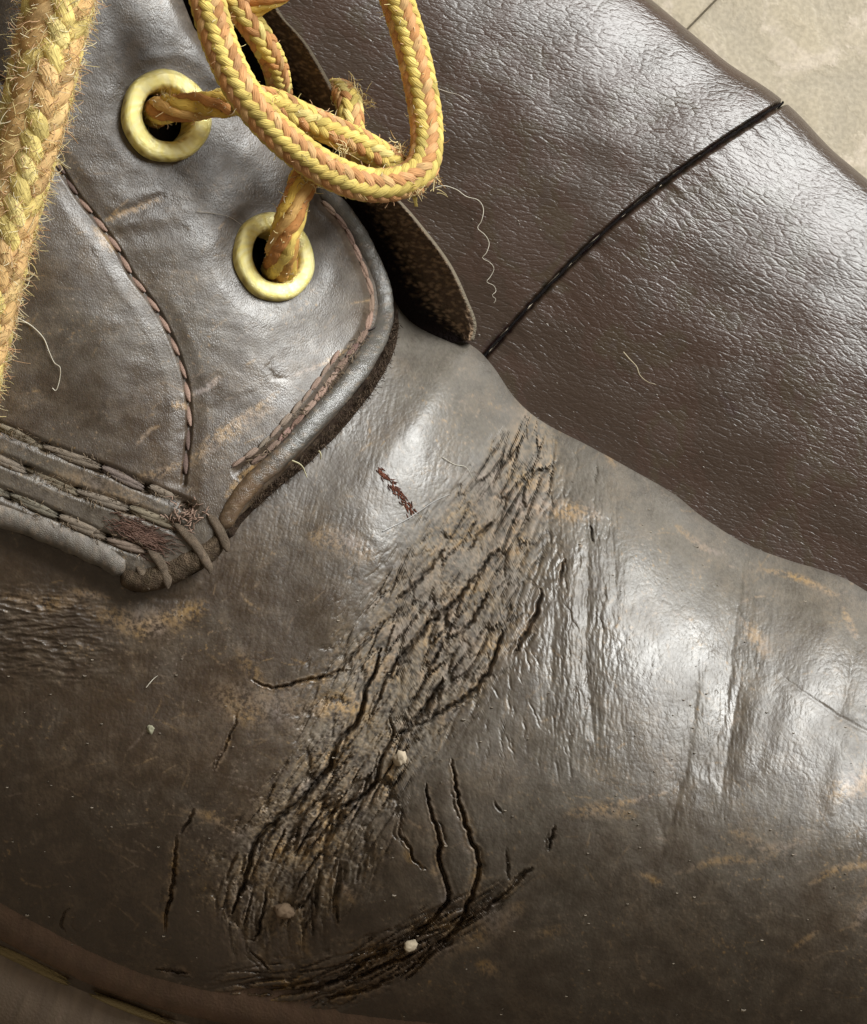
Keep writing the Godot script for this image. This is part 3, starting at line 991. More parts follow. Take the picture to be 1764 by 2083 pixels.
func build_flap(root: Node3D) -> void:
	var m := leather_maps("flap_leather", PackedFloat32Array(), 81, -110.0, -90.0, 920.0, 1290.0)
	var ry := [-420, -250, -80, 0, 60, 150, 195, 250, 330, 400, 450, 500, 540, 580, 620, 660, 700, 750, 800, 850, 900, 950, 1000, 1050, 1085, 1110, 1140, 1165, 1190]
	var rx := [150, 255, 350, 372, 396, 462, 545, 582, 625, 668, 708, 744, 768, 784, 790, 790, 780, 756, 722, 682, 638, 592, 545, 492, 462, 452, 425, 385, 330]
	var nu := 424
	var nv := 600
	var p := PackedVector3Array()
	var t := PackedVector2Array()
	var c := PackedColorArray()
	var ripple := noise(FastNoiseLite.TYPE_SIMPLEX_SMOOTH, 0.012, 82, 2)
	var above := 18
	for j in nv + 2 + above:
		var y := -80.0 + 1268.0 * clampf(j - 1 - above, 0, nv - 1) / (nv - 1) if j > above else -420.0 + 340.0 * j / above
		var xr := table(y, ry, rx)
		var xl := -110.0 if y < 1000.0 else lerpf(-110.0, 285.0, pow((y - 1000.0) / 188.0, 0.92))
		for i in nu + 2:
			var f := clampf(i - 1, 0, nu - 1) / (nu - 1)
			var x := lerpf(xl, xr, f)
			var h := flap_top(x, y) + 0.06 * ripple.get_noise_2d(x, y * 1.4) + 0.012 * n_fine.get_noise_2d(x + 900.0, y)
			var edge := minf(xr - x, (x - xl) * 0.45 if y > 1000.0 else 1e3)
			if edge < 34.0: h -= 1.1 * pow(1.0 - edge / 34.0, 2.0)
			if i == 0 or i == nu + 1 or j == nv + 1 + above: h -= 4.0
			p.append(at(x, y, h))
			t.append(Vector2((x + 110.0) / 920.0, (y + 90.0) / 1290.0))
			var rows := smoothstep(0.0, 60.0, y - 850.0 - 0.40 * x) * 0.35
			var hole := 0.0  # leather inside the eyelets painted near black, as the shade down the hole
			for e in EYELETS: hole = maxf(hole, smoothstep(64.0, 56.0, Vector2(x, y).distance_to(Vector2(e[0], e[1]))))
			c.append(Color(0.012, 0.009, 0.007) if hole > 0.5 else hide_colour(x + 3000.0, y, 0.42 + rows - 0.25 * smoothstep(700.0, 900.0, y) - 0.15 * smoothstep(200.0, 400.0, y) * smoothstep(560.0, 420.0, y), minf(1.0, 1.5 * read(flap_scuff, x, y)), rows * 0.5))
	var b := Build.new()
	b.grid(p, t, c, nu + 2, nv + 2 + above)
	var flap := part("lace_flap", b.mesh(), m, root)
	# the same leather going on towards the heel
	var qb := Build.new()
	var qp := PackedVector3Array()
	var qt := PackedVector2Array()
	var qc := PackedColorArray()
	for j in 60:
		for i in 30:
			var x := -690.0 + 20.0 * i
			var y := lerpf(-420.0, 1000.0 + 0.42 * (x + 110.0), j / 59.0)
			var h := flap_top(x, y) - (0.0 if j < 58 else 1.5)
			qp.append(at(x, y, h))
			qt.append(Vector2((x + 110.0) / 920.0, (y + 90.0) / 1290.0))
			qc.append(hide_colour(x + 3000.0, y, 0.35, 0.0, 0.0))
	qb.grid(qp, qt, qc, 30, 60)
	part("quarter", qb.mesh(), m, root)
	# rolled edge round the flap
	cord("rolled_edge", flap, [640, 372, 672, 402, 705, 440, 735, 490, 760, 543, 776, 592, 779, 640, 768, 682, 746, 727, 720, 767, 690, 806, 660, 838, 625, 877, 590, 915, 555, 949, 522, 978, 495, 1010, 470, 1050, 462, 1078], [17, 20, 21, 22, 22, 21, 20, 20, 16], 0.30, Color(0.085, 0.078, 0.068), "piping_leather", 0.80, 1.0, Color(0.11, 0.070, 0.040))
	cord("raw_edge", flap, [797, 600, 801, 645, 794, 695, 775, 742, 748, 787, 718, 826, 682, 868, 642, 908, 602, 946, 562, 980, 522, 1016, 484, 1056, 462, 1096], [7, 13, 15, 17, 18, 16, 14], -1.5, Color(0.050, 0.034, 0.024), "suede", 1.0, 0.7)
	cord("lower_rolled_edge", flap, [-90, 1010, 0, 1043, 60, 1062, 120, 1085, 170, 1106, 225, 1131, 264, 1160], [24, 24, 24, 25, 26, 22], -0.3, Color(0.135, 0.118, 0.10), "worn_leather", 0.8)
	cord("tip", flap, [256, 1160, 285, 1177, 335, 1168, 390, 1142, 432, 1116, 462, 1085], [20, 26, 27, 26, 24, 16], -0.5, Color(0.085, 0.062, 0.042), "suede", 0.9)
	cord("lower_raw_edge", flap, [-90, 1040, 0, 1070, 60, 1090, 120, 1115, 170, 1138, 225, 1163, 262, 1190, 300, 1202, 350, 1190, 420, 1155], [10, 11, 11, 11, 12, 10], -2.3, Color(0.040, 0.028, 0.019), "suede", 0.9, 0.6)
	# threads
	var variants := [stitch_mesh(0), stitch_mesh(1), stitch_mesh(2)]
	var pink := Color(0.44, 0.30, 0.24)
	var brown := Color(0.21, 0.145, 0.115)
	var run := smooth_flat(SEAM, 4.0)
	var k := 2
	while k + 11 < run.size():
		lay_stitch(flap, variants[k % 3], run[k], run[k + 9], 8.0, pink if k > 95 and k < 230 else brown, 0.22)
		stroke(flap_map, PackedVector2Array([run[k + 10], run[k + 11]]), 8.0, -1.0, 1, false)
		k += 12
	var e := smooth_flat(EDGE_STITCH, 4.0)
	k = 1
	while k + 8 < e.size():
		lay_stitch(flap, variants[k % 3], e[k], e[k + 7], 7.5, pink.lerp(brown, rng.randf()), 0.16)
		k += 9
	k = 90
	while k + 6 < e.size():      # a second, looser line below the turn of the edge
		var o := Vector2(-17, -10)
		lay_stitch(flap, variants[k % 3], e[k] + o, e[k + 6] + o, 6.0, pink.lerp(Color(0.36, 0.29, 0.24), rng.randf()), 0.15)
		k += 8
	var grey_t := Color(0.185, 0.155, 0.125)
	for s in [[18, 872, 93, 908], [114, 917, 198, 947], [228, 959, 288, 990], [324, 998, 387, 1028], [-55, 846, -8, 866], [0, 931, 54, 957], [75, 961, 156, 999], [180, 1006, 255, 1032], [285, 1039, 354, 1068], [-60, 905, -12, 925],
			[45, 1013, 114, 1045], [144, 1058, 213, 1088], [237, 1101, 294, 1118], [-45, 978, 22, 1005]]:
		lay_stitch(flap, variants[int(s[0] + 100) % 3], Vector2(s[0], s[1]), Vector2(s[2], s[3]), 11.5, grey_t.lerp(Color(0.28, 0.235, 0.18), rng.randf()), 0.34)
	# heavy threads bound over the tip
	for w in [[[362, 1064, 384, 1084, 412, 1118, 432, 1152, 434, 1166], 0.75], [[310, 1118, 330, 1138, 346, 1168, 350, 1196], 0.7], [[428, 1044, 446, 1066, 462, 1098, 470, 1122], 0.6], [[286, 1150, 302, 1170, 312, 1198], 0.45]]:
		cord("binding_thread", flap, w[0], [7, 10, 10.5, 10, 7], w[1], Color(0.20, 0.155, 0.115), "suede", 0.6)
	# frayed ends and dirt caught along the stitch rows
	var fray := Build.new()
	for row in ROWS + [EDGE_STITCH.slice(12)]:
		var rl := smooth_flat(row, 3.0)
		for z in 130:
			var q := rl[rng.randi_range(0, rl.size() - 1)] + Vector2(rng.randfn(0, 7.0), rng.randfn(0, 7.0))
			var dir := Vector2.from_angle(rng.randfn(0.4, 0.8))
			var pts := PackedVector3Array()
			for k2 in 4:
				var w := q + dir * 4.0 * k2 + Vector2(rng.randfn(0, 1.0), rng.randfn(0, 1.0))
				pts.append(at(w.x, w.y, flap_top(w.x, w.y) + 0.25 + 0.35 * sin(PI * k2 / 3.0) * rng.randf()))
			var v := rng.randf_range(0.5, 1.3)
			fray.fibre(pts, rng.randf_range(0.8, 1.4) * S, Color(0.24 * v, 0.185 * v, 0.13 * v))
	part("stitch_fray", fray.mesh(), M["fuzz"], flap).set_meta("kind", "stuff")
	# a reddish frayed patch between the last stitches
	var bf := Build.new()
	for z in 300:
		var q := Vector2(285 + rng.randfn(0.0, 26.0), 1082 + rng.randfn(0.0, 13.0))
		q.y += (q.x - 285.0) * 0.42
		var dir := Vector2(1.0, 0.45 + rng.randfn(0.0, 0.3)).normalized()
		var pts := PackedVector3Array()
		var l := rng.randf_range(14.0, 40.0)
		for s in 4:
			var w := q + dir * l * (s / 3.0) + Vector2(rng.randfn(0, 1.5), rng.randfn(0, 1.5))
			pts.append(at(w.x, w.y, flap_top(w.x, w.y) + 0.12 + 0.25 * sin(PI * s / 3.0) * rng.randf()))
		var v := rng.randf_range(0.6, 1.3)
		bf.fibre(pts, 1.1 * S, Color(0.17 * v, 0.105 * v, 0.082 * v))
	for z in 55:
		var q := Vector2(388 + rng.randfn(0.0, 18.0), 1048 + rng.randfn(0.0, 11.0))
		var pts := PackedVector3Array()
		var dir := Vector2.from_angle(rng.randf() * TAU)
		for s in 4:
			var w := q + dir * 5.0 * s + Vector2(rng.randfn(0, 2), rng.randfn(0, 2))
			pts.append(at(w.x, w.y, flap_top(w.x, w.y) + 0.3 + 0.3 * sin(PI * s / 3.0)))
		bf.fibre(pts, 2.0 * S, Color(0.25, 0.17, 0.13))
	part("frayed_patch", bf.mesh(), M["fuzz"], flap).set_meta("kind", "stuff")
	# whiskers of the raw edge
	var bw := Build.new()
	var edge_line := smooth_flat([801, 650, 794, 700, 775, 750, 748, 795, 718, 834, 682, 876, 642, 916, 602, 954, 562, 988, 522, 1024], 2.0)
	for z in 900:
		var q := edge_line[rng.randi_range(0, edge_line.size() - 1)] + Vector2(rng.randfn(0, 5.0), rng.randfn(0, 5.0))
		var dir := Vector2(0.6, 0.75).rotated(rng.randfn(0.0, 0.7))
		var pts := PackedVector3Array()
		var h0 := body(q.x, q.y) + 1.0 + rng.randf() * 1.1
		for s in 3: pts.append(at(q.x + dir.x * s * 4.0, q.y + dir.y * s * 4.0, h0 + 0.15 * s))
		var v := rng.randf_range(0.5, 1.8)
		bw.fibre(pts, 1.0 * S, Color(0.085 * v, 0.060 * v, 0.042 * v))
	part("edge_whiskers", bw.mesh(), M["fuzz"], flap).set_meta("kind", "stuff")

func lay_stitch(parent: Node3D, mesh: Mesh, a: Vector2, b: Vector2, r: float, c: Color, lift: float) -> void:
	var o := part("stitch", mesh, tinted("thread", Color(snappedf(c.r, 0.02), snappedf(c.g, 0.02), snappedf(c.b, 0.02))), parent)
	put_stitch(o, at(a.x, a.y, flap_top(a.x, a.y) + lift), at(b.x, b.y, flap_top(b.x, b.y) + lift), r * S * rng.randf_range(0.9, 1.15), Vector3.UP)

# a solid rounded edge laid along a line on the flap
func cord(called: String, parent: Node3D, pairs: Array, radii: Array, lift: float, c0: Color, m: String, flatness: float, base_lift := 1.0, c1 := Color.BLACK) -> void:
	var line := smooth_flat(pairs, 4.0)
	var count := line.size()
	var sides := 18
	var p := PackedVector3Array()
	var t := PackedVector2Array()
	var col := PackedColorArray()
	for k in count:
		var f := float(k) / (count - 1) * (radii.size() - 1)
		var i := mini(int(f), radii.size() - 2)
		var r := lerpf(radii[i], radii[i + 1], f - i)
		r *= sqrt(clampf(minf(k, count - 1 - k) / 4.0, 0.02, 1.0))
		var h := body(line[k].x, line[k].y) + 2.4 * base_lift + lift - 0.45
		var dir := (line[mini(k + 1, count - 1)] - line[maxi(k - 1, 0)]).normalized()
		var side := Vector2(-dir.y, dir.x)
		for s in sides + 1:
			var a := -TAU * s / sides
			var q := line[k] + side * cos(a) * r
			var bumpy := 1.0 + 0.10 * n_mid.get_noise_3d(q.x * 1.2, q.y * 1.2, s * 9.0) + 0.05 * n_fine.get_noise_3d(q.x, q.y, sin(a) * r)
			q = line[k] + side * cos(a) * r * bumpy
			p.append(at(q.x, q.y, h + sin(a) * r * bumpy * flatness * S * 1000.0))
			t.append(Vector2(k * 4.0 / 180.0, s * 0.1))
			var fi := n_fine.get_noise_3d(q.x * 0.8, q.y * 0.8, sin(a) * r * 0.8)
			var c := c0 if c1 == Color.BLACK else c0.lerp(c1, smoothstep(0.70, 0.88, float(k) / count + 0.12 * fi))
			var v := 1.0 + 0.30 * n_mid.get_noise_2d(q.x, q.y) + 0.30 * fi
			var rub := smoothstep(0.18, 0.45, fi) * 0.35
			col.append(Color(lerpf(c.r * v, 0.26, rub), lerpf(c.g * v, 0.19, rub), lerpf(c.b * v, 0.13, rub)))
	var b := Build.new()
	b.grid(p, t, col, sides + 1, count)
	part(called, b.mesh(), M[m], parent)

func build_eyelets(root: Node3D) -> void:
	for e in EYELETS:
		var outer: float = e[2]
		var inner: float = e[3]
		# section of the ring from the outer foot over the top and down inside the hole
		var sec := [Vector2(outer - 1, -16), Vector2(outer, 1), Vector2(outer - 2, 7), Vector2(outer - 6, 11.5), Vector2(outer - 13, 13.2), Vector2(inner + 10, 13.0), Vector2(inner + 4, 10), Vector2(inner + 1, 4), Vector2(inner, -6), Vector2(inner - 1, -24), Vector2(inner - 1, -60)]
		var p := PackedVector3Array()
		var t := PackedVector2Array()
		var c := PackedColorArray()
		var around := 64
		for j in sec.size():
			for i in around + 1:
				var f := TAU * i / around
				var wob := 1.0 + 0.012 * sin(3.0 * f + 1.0) + 0.008 * sin(7.0 * f)
				p.append(Vector3(cos(f) * sec[j].x * wob * S, sec[j].y * S + 0.00002 * sin(5.0 * f + j), sin(f) * sec[j].x * wob * S))
				t.append(Vector2(i * 0.12, j * 0.3))
				var w := clampf(0.5 + 2.2 * n_fine.get_noise_2d(cos(f) * 90.0 + 500.0 + outer, sin(f) * 90.0 + j * 7.0), 0.0, 1.0)
				var dirt := smoothstep(0.12, 0.42, n_fine.get_noise_2d(cos(f) * 60.0 + 900.0 + outer * 3.0, sin(f) * 60.0 + j * 13.0)) * (0.7 if j < 3 or j > 5 else 0.22)
				c.append(Color(0.95, 0.82, 0.24).lerp(Color(0.98, 0.90, 0.42), w).lerp(Color(0.30, 0.20, 0.06), dirt))
		var b := Build.new()
		b.grid(p, t, c, around + 1, sec.size())
		# grid() wants outward winding: turn the ring inside out where the section runs inwards
		for k in range(0, b.idx.size(), 3):
			var s := b.idx[k]
			b.idx[k] = b.idx[k + 1]
			b.idx[k + 1] = s
		for k in b.n.size(): b.n[k] = -b.n[k]
		var o := part("eyelet", b.mesh(), M["brass"], root)
		var x: float = e[0]
		var y: float = e[1]
		var h0 := body(x, y) + 2.4
		var gx := (body(x + 60.0, y) - body(x - 60.0, y)) / 120.0 / (S * 1000.0)
		var gy := (body(x, y + 60.0) - body(x, y - 60.0)) / 120.0 / (S * 1000.0)
		var up := Vector3(-gx, 1.0, -gy).normalized()
		var ax := Vector3(1, 0, 0)
		var az := ax.cross(up).normalized()
		ax = up.cross(az)
		o.transform = Transform3D(Basis(ax, up, az), at(x, y, h0 + 0.55))

func build_tongue(root: Node3D) -> void:
	var outer := smooth_flat([270, -460, 400, -290, 500, -120, 530, -40, 566, 30, 610, 80, 645, 135, 680, 200, 722, 290, 772, 370, 832, 436, 905, 530, 945, 610, 962, 655, 957, 688], 5.0)
	var inner := smooth_flat([180, -460, 320, -290, 440, -120, 470, -20, 520, 60, 548, 130, 592, 210, 640, 300, 700, 390, 752, 470, 792, 560, 832, 622, 888, 662, 940, 690], 5.0)
	var nv := outer.size()
	var sec := 34
	var p := PackedVector3Array()
	var t := PackedVector2Array()
	var c := PackedColorArray()
	var mott := noise(FastNoiseLite.TYPE_SIMPLEX_SMOOTH, 0.05, 91, 4)
	for j in nv:
		var o := outer[j]
		var f := float(j) / (nv - 1)
		var i := inner[mini(int(f * (inner.size() - 1)), inner.size() - 1)]
		var rim := lerpf(31.0, 22.0, f) - 8.0 * smoothstep(0.9, 1.0, f)
		var deep := lerpf(20.0, 13.0, f)
		for s in sec:
			var q := Vector2.ZERO
			var h := 0.0
			if s < 5:                       # lining that runs in under the flap, near black to paint the cavity's shade
				var z := s / 5.0
				q = i + (i - o).normalized() * 230.0 * (1.0 - z) + Vector2(-40, 30) * (1.0 - z)
				h = deep - 2.0 * (1.0 - z)
			elif s < 27:                    # inside face rising to the rim
				var z := (s - 5) / 21.0
				q = i.lerp(o, z)
				h = lerpf(deep, rim, z * z * 0.75 + z * 0.25) - 0.8 * smoothstep(0.86, 1.0, z)
				h += (0.35 * mott.get_noise_2d(q.x * 1.2, q.y * 1.2) if z > 0.25 else 0.0)
			else:                           # over the rim and down outside
				var z := (s - 26) / 7.0
				q = o + (o - i).normalized() * (11.0 * sin(PI * 0.5 * minf(1.0, z * 2.0)) - 5.0 * z)
				h = lerpf(rim - 0.8, 1.0, z * z)
			p.append(at(q.x, q.y, h))
			t.append(Vector2(q.x, q.y) / 260.0)
			var k := mott.get_noise_2d(q.x * 1.6, q.y * 1.6)
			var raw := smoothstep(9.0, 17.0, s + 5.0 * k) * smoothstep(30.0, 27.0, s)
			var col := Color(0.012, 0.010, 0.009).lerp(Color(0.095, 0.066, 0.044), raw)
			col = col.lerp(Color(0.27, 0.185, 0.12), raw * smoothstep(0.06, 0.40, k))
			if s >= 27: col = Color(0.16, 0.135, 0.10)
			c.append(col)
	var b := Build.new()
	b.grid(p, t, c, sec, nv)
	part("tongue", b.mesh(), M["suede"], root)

func build_welt(root: Node3D) -> void:
	var line := smooth_flat([-690, 1500, -400, 1675, -130, 1815, -40, 1862, 20, 1895, 110, 1942, 200, 1985, 300, 2022, 420, 2052, 560, 2078, 760, 2105, 1000, 2130, 1400, 2165, 1800, 2180, 2150, 2170, 2340, 2110], 8.0)
	var p := PackedVector3Array()
	var t := PackedVector2Array()
	var c := PackedColorArray()
	var nv := line.size()
	var sec := [Vector2(-70, 4.6), Vector2(-52, 4.7), Vector2(-36, 4.5), Vector2(-20, 4.0), Vector2(0, 3.2), Vector2(16, 2.3), Vector2(28, 1.2), Vector2(35, 0.0), Vector2(38, -1.6), Vector2(46, -1.9), Vector2(64, -2.1), Vector2(90, -2.5), Vector2(130, -3.2), Vector2(190, -5.0), Vector2(240, -9.0)]
	for j in nv:
		var dir := (line[mini(j + 1, nv - 1)] - line[maxi(j - 1, 0)]).normalized()
		var down := Vector2(-dir.y, dir.x)
		for s in sec.size():
			var q: Vector2 = line[j] + down * sec[s].x
			var h: float = body(line[j].x, line[j].y) - 2.2 + sec[s].y
			h += 0.06 * n_fine.get_noise_2d(q.x, q.y)
			p.append(at(q.x, q.y, h))
			t.append(q / 260.0)
			var k := 1.0 + 0.3 * n_mid.get_noise_2d(q.x, q.y) + 0.2 * n_fine.get_noise_2d(q.x, q.y)
			var col := Color(0.115, 0.070, 0.046) if s < 9 else Color(0.17, 0.13, 0.098)
			c.append(Color(col.r * k, col.g * k, col.b * k))
	# rows run along the line; turn so that u is along and v across
	var p2 := PackedVector3Array()
	var t2 := PackedVector2Array()
	var c2 := PackedColorArray()
	for s in sec.size():
		for j in nv:
			p2.append(p[j * sec.size() + s])
			t2.append(t[j * sec.size() + s])
			c2.append(c[j * sec.size() + s])
	var b := Build.new()
	b.grid(p2, t2, c2, nv, sec.size())
	var welt := part("welt", b.mesh(), M["welt_rubber"], root)
	var v := [stitch_mesh(0), stitch_mesh(1)]
	var n := 0
	for s in [[-40, 1925, 30, 1962], [6, 1945, 112, 2000], [200, 2042, 322, 2092], [410, 2120, 520, 2150]]:
		var o := part("welt_stitch", v[n % 2], tinted("thread", Color(0.30, 0.235, 0.12)), welt)
		var y0 := body(s[0], s[1] - 60) - 3.6
		var y1 := body(s[2], s[3] - 60) - 3.6
		put_stitch(o, at(s[0], s[1], y0), at(s[2], s[3], y1), 12.0 * S, Vector3.UP)
		n += 1
	# sole under the boot, so that it stands on the seat
	var foot := Build.new()
	var fp := PackedVector3Array()
	var ft := PackedVector2Array()
	var fc := PackedColorArray()
	for j in 2:
		for i in 60:
			var x := -690.0 + 51.5 * i
			fp.append(at(x, 2195.0 + 20.0 * j, (body(x, 2190.0) + 1.0) if j == 0 else -0.4))
			ft.append(Vector2(x, j * 200.0) / 260.0)
			fc.append(Color(0.06, 0.045, 0.035))
	foot.grid(fp, ft, fc, 60, 2)
	part("sole_side", foot.mesh(), M["welt_rubber"], root)


# ---------------------------------------------------------------- laces
var frame_n := PackedVector3Array()
func frames(p: PackedVector3Array) -> void:            # a normal for each point that does not twist
	frame_n = PackedVector3Array()
	var up := Vector3.UP
	for k in p.size():
		var tan := (p[mini(k + 1, p.size() - 1)] - p[maxi(k - 1, 0)]).normalized()
		up = (up - tan * up.dot(tan)).normalized()
		frame_n.append(up)

# sixteen yarns plaited round a core, eight each way, two over and two under
func braid(called: String, parent: Node3D, pts: Array, radius: Array, turn: float, phase: float, warm: float, fray: int, faded := 0.0) -> void:
	var strand := Node3D.new()
	strand.name = numbered(called)
	parent.add_child(strand, true)
	var step := 4.0 * S
	var line := smooth_path(pts, step)
	frames(line)
	var nrm := frame_n
	var count := line.size()
	var rad := PackedFloat32Array()
	for k in count:
		var f := float(k) / (count - 1) * (radius.size() - 1)
		var i := mini(int(f), radius.size() - 2)
		rad.append(lerpf(radius[i], radius[i + 1], f - i) * S)
	var core := Build.new()
	var cw := PackedFloat32Array()
	var cc := PackedColorArray()
	for k in count:
		cw.append(rad[k] * 0.80)
		cc.append(Color(0.30, 0.19, 0.06))
	core.tube(line, nrm, cw, cw, 12, cc, 500.0)
	part("core", core.mesh(), M["yarn"], strand)
	var yellows := [Color(0.76, 0.60, 0.18), Color(0.72, 0.56, 0.16), Color(0.80, 0.66, 0.25), Color(0.70, 0.53, 0.15)]
	var oranges := [Color(0.60, 0.31, 0.13), Color(0.64, 0.35, 0.16), Color(0.56, 0.28, 0.11), Color(0.67, 0.42, 0.19)]
	for y in 16:
		var way := 1.0 if y < 8 else -1.0
		var base: Color = oranges[y % 4] if (y < 8 and rng.randf() < 0.80 * warm) or (y >= 8 and rng.randf() < 0.08 * warm) else yellows[rng.randi_range(0, 3)]
		var p := PackedVector3Array()
		var out := PackedVector3Array()
		var w := PackedFloat32Array()
		var th := PackedFloat32Array()
		var col := PackedColorArray()
		var k0 := rng.randf() * 100.0
		for k in count:
			var s := k * step
			var swing := TAU * (y % 8) / 8.0 + way * TAU * s / (turn * S)
			var ang := swing + phase - 0.11 * sin(4.0 * swing - PI * 0.25 - (PI if way < 0.0 else 0.0))
			var tan := (line[mini(k + 1, count - 1)] - line[maxi(k - 1, 0)]).normalized()
			var bn := tan.cross(nrm[k])
			var o := nrm[k] * cos(ang) + bn * sin(ang)
			var over := way * cos(4.0 * swing - PI * 0.25)
			over = clampf(over * 1.5, -1.0, 1.0)
			var r := rad[k] * (0.90 + 0.055 * over)
			p.append(line[k] + o * r)
			out.append(o)
			var fat := 1.0 + 0.08 * n_fine.get_noise_2d(k * 3.0, y * 50.0 + k0)
			w.append(rad[k] * 0.31 * fat * (1.0 + 0.12 * n_mid.get_noise_2d(k * 3.0, k0)))
			th.append(rad[k] * 0.155 * (1.0 + 0.15 * over))
			var v := 1.0 + 0.30 * n_fine.get_noise_2d(k * 2.0 + k0, y * 31.0) + 0.22 * n_low.get_noise_2d(k * 3.0 + k0, y * 9.0)
			v *= (0.86 + 0.10 * over) * (1.0 - 0.30 * smoothstep(0.05, 0.5, n_mid.get_noise_2d(k * 2.2 + 40.0 * phase, way * 20.0 + 3.0 * cos(ang))))
			col.append(Color(base.r * v, base.g * v, base.b * v).lerp(Color(0.80, 0.66, 0.30) * v, 0.45 * faded))
		var b := Build.new()
		b.tube(p, out, w, th, 8, col, 400.0)
		part("yarn", b.mesh(), M["yarn"], strand)
	if fray > 0: fuzz(strand, line, nrm, rad, fray, 1.0)

func fuzz(strand: Node3D, line: PackedVector3Array, nrm: PackedVector3Array, rad: PackedFloat32Array, amount: int, reach: float) -> void:
	var b := Build.new()
	for z in amount:
		var k := rng.randi_range(1, line.size() - 2)
		var tan := (line[k + 1] - line[k - 1]).normalized()
		var bn := tan.cross(nrm[k])
		var ang := rng.randf() * TAU
		var o := nrm[k] * cos(ang) + bn * sin(ang)
		var q := line[k] + o * rad[k] * 0.95
		var dir := (o * rng.randf_range(0.25, 1.0) + tan * rng.randfn(0.2, 0.6) + bn * rng.randfn(0.0, 0.4)).normalized()
		var l := rad[k] * reach * (pow(rng.randf(), 2.2) * 0.6 * (1.7 if rng.randf() < 0.05 else 1.0) + 0.10)
		var pts := PackedVector3Array([q])
		var bend := Vector3(rng.randfn(0, 1), rng.randfn(0, 1), rng.randfn(0, 1)) * 0.45
		for s in 5:
			q += dir * l / 5.0
			dir = (dir + bend * 0.6).normalized()
			pts.append(q)
		var pick := rng.randf()
		var col := Color(0.72, 0.60, 0.30) if pick < 0.42 else (Color(0.66, 0.42, 0.25) if pick < 0.76 else Color(0.80, 0.72, 0.50))
		b.fibre(pts, rng.randf_range(0.7, 1.3) * S, col)
	part("fuzz", b.mesh(), M["fuzz"], strand).set_meta("kind", "stuff")

# yarns laid together with a long twist, where the plait has opened
func rope(called: String, parent: Node3D, pts: Array, radius: float, yarns: int, turn: float, colors: Array, m: String, fray := 0, taper := 0.0) -> void:
	var line := smooth_path(pts, 4.0 * S)
	frames(line)
	var nrm := frame_n
	var count := line.size()
	var strand := Node3D.new()
	if yarns > 3:
		strand.name = numbered(called)
		parent.add_child(strand, true)
	var rad := PackedFloat32Array()
	for k in count: rad.append(radius * (1.0 - taper * k / count) * (1.0 + 0.05 * sin(k * 0.35)))
	var all := Build.new()
	for y in yarns:
		var p := PackedVector3Array()
		var out := PackedVector3Array()
		var w := PackedFloat32Array()
		var col := PackedColorArray()
		var base: Color = colors[y % colors.size()]
		for k in count:
			var tan := (line[mini(k + 1, count - 1)] - line[maxi(k - 1, 0)]).normalized()
			var bn := tan.cross(nrm[k])
			var ang := TAU * y / yarns + TAU * k * 4.0 * S / turn + 0.35 * n_mid.get_noise_2d(k * 6.0, y * 70.0)
			var o := nrm[k] * cos(ang) + bn * sin(ang)
			p.append(line[k] + o * rad[k] * 0.60)
			out.append(o)
			w.append(rad[k] * (0.46 if yarns <= 5 else 0.40) * (1.0 + 0.15 * n_fine.get_noise_2d(k * 4.0, y * 33.0)))
			var v := 1.0 + 0.35 * n_fine.get_noise_2d(k * 2.5, y * 37.0)
			col.append(Color(base.r * v, base.g * v, base.b * v))
		if yarns > 3:
			var b := Build.new()
			b.tube(p, out, w, w, 9, col, 400.0)
			part("yarn", b.mesh(), M[m], strand)
		else:
			all.tube(p, out, w, w, 8, col, 400.0)
	if yarns <= 3:
		part(called, all.mesh(), M[m], parent)
		strand.free()
	elif fray > 0: fuzz(strand, line, nrm, rad, fray, 0.8)

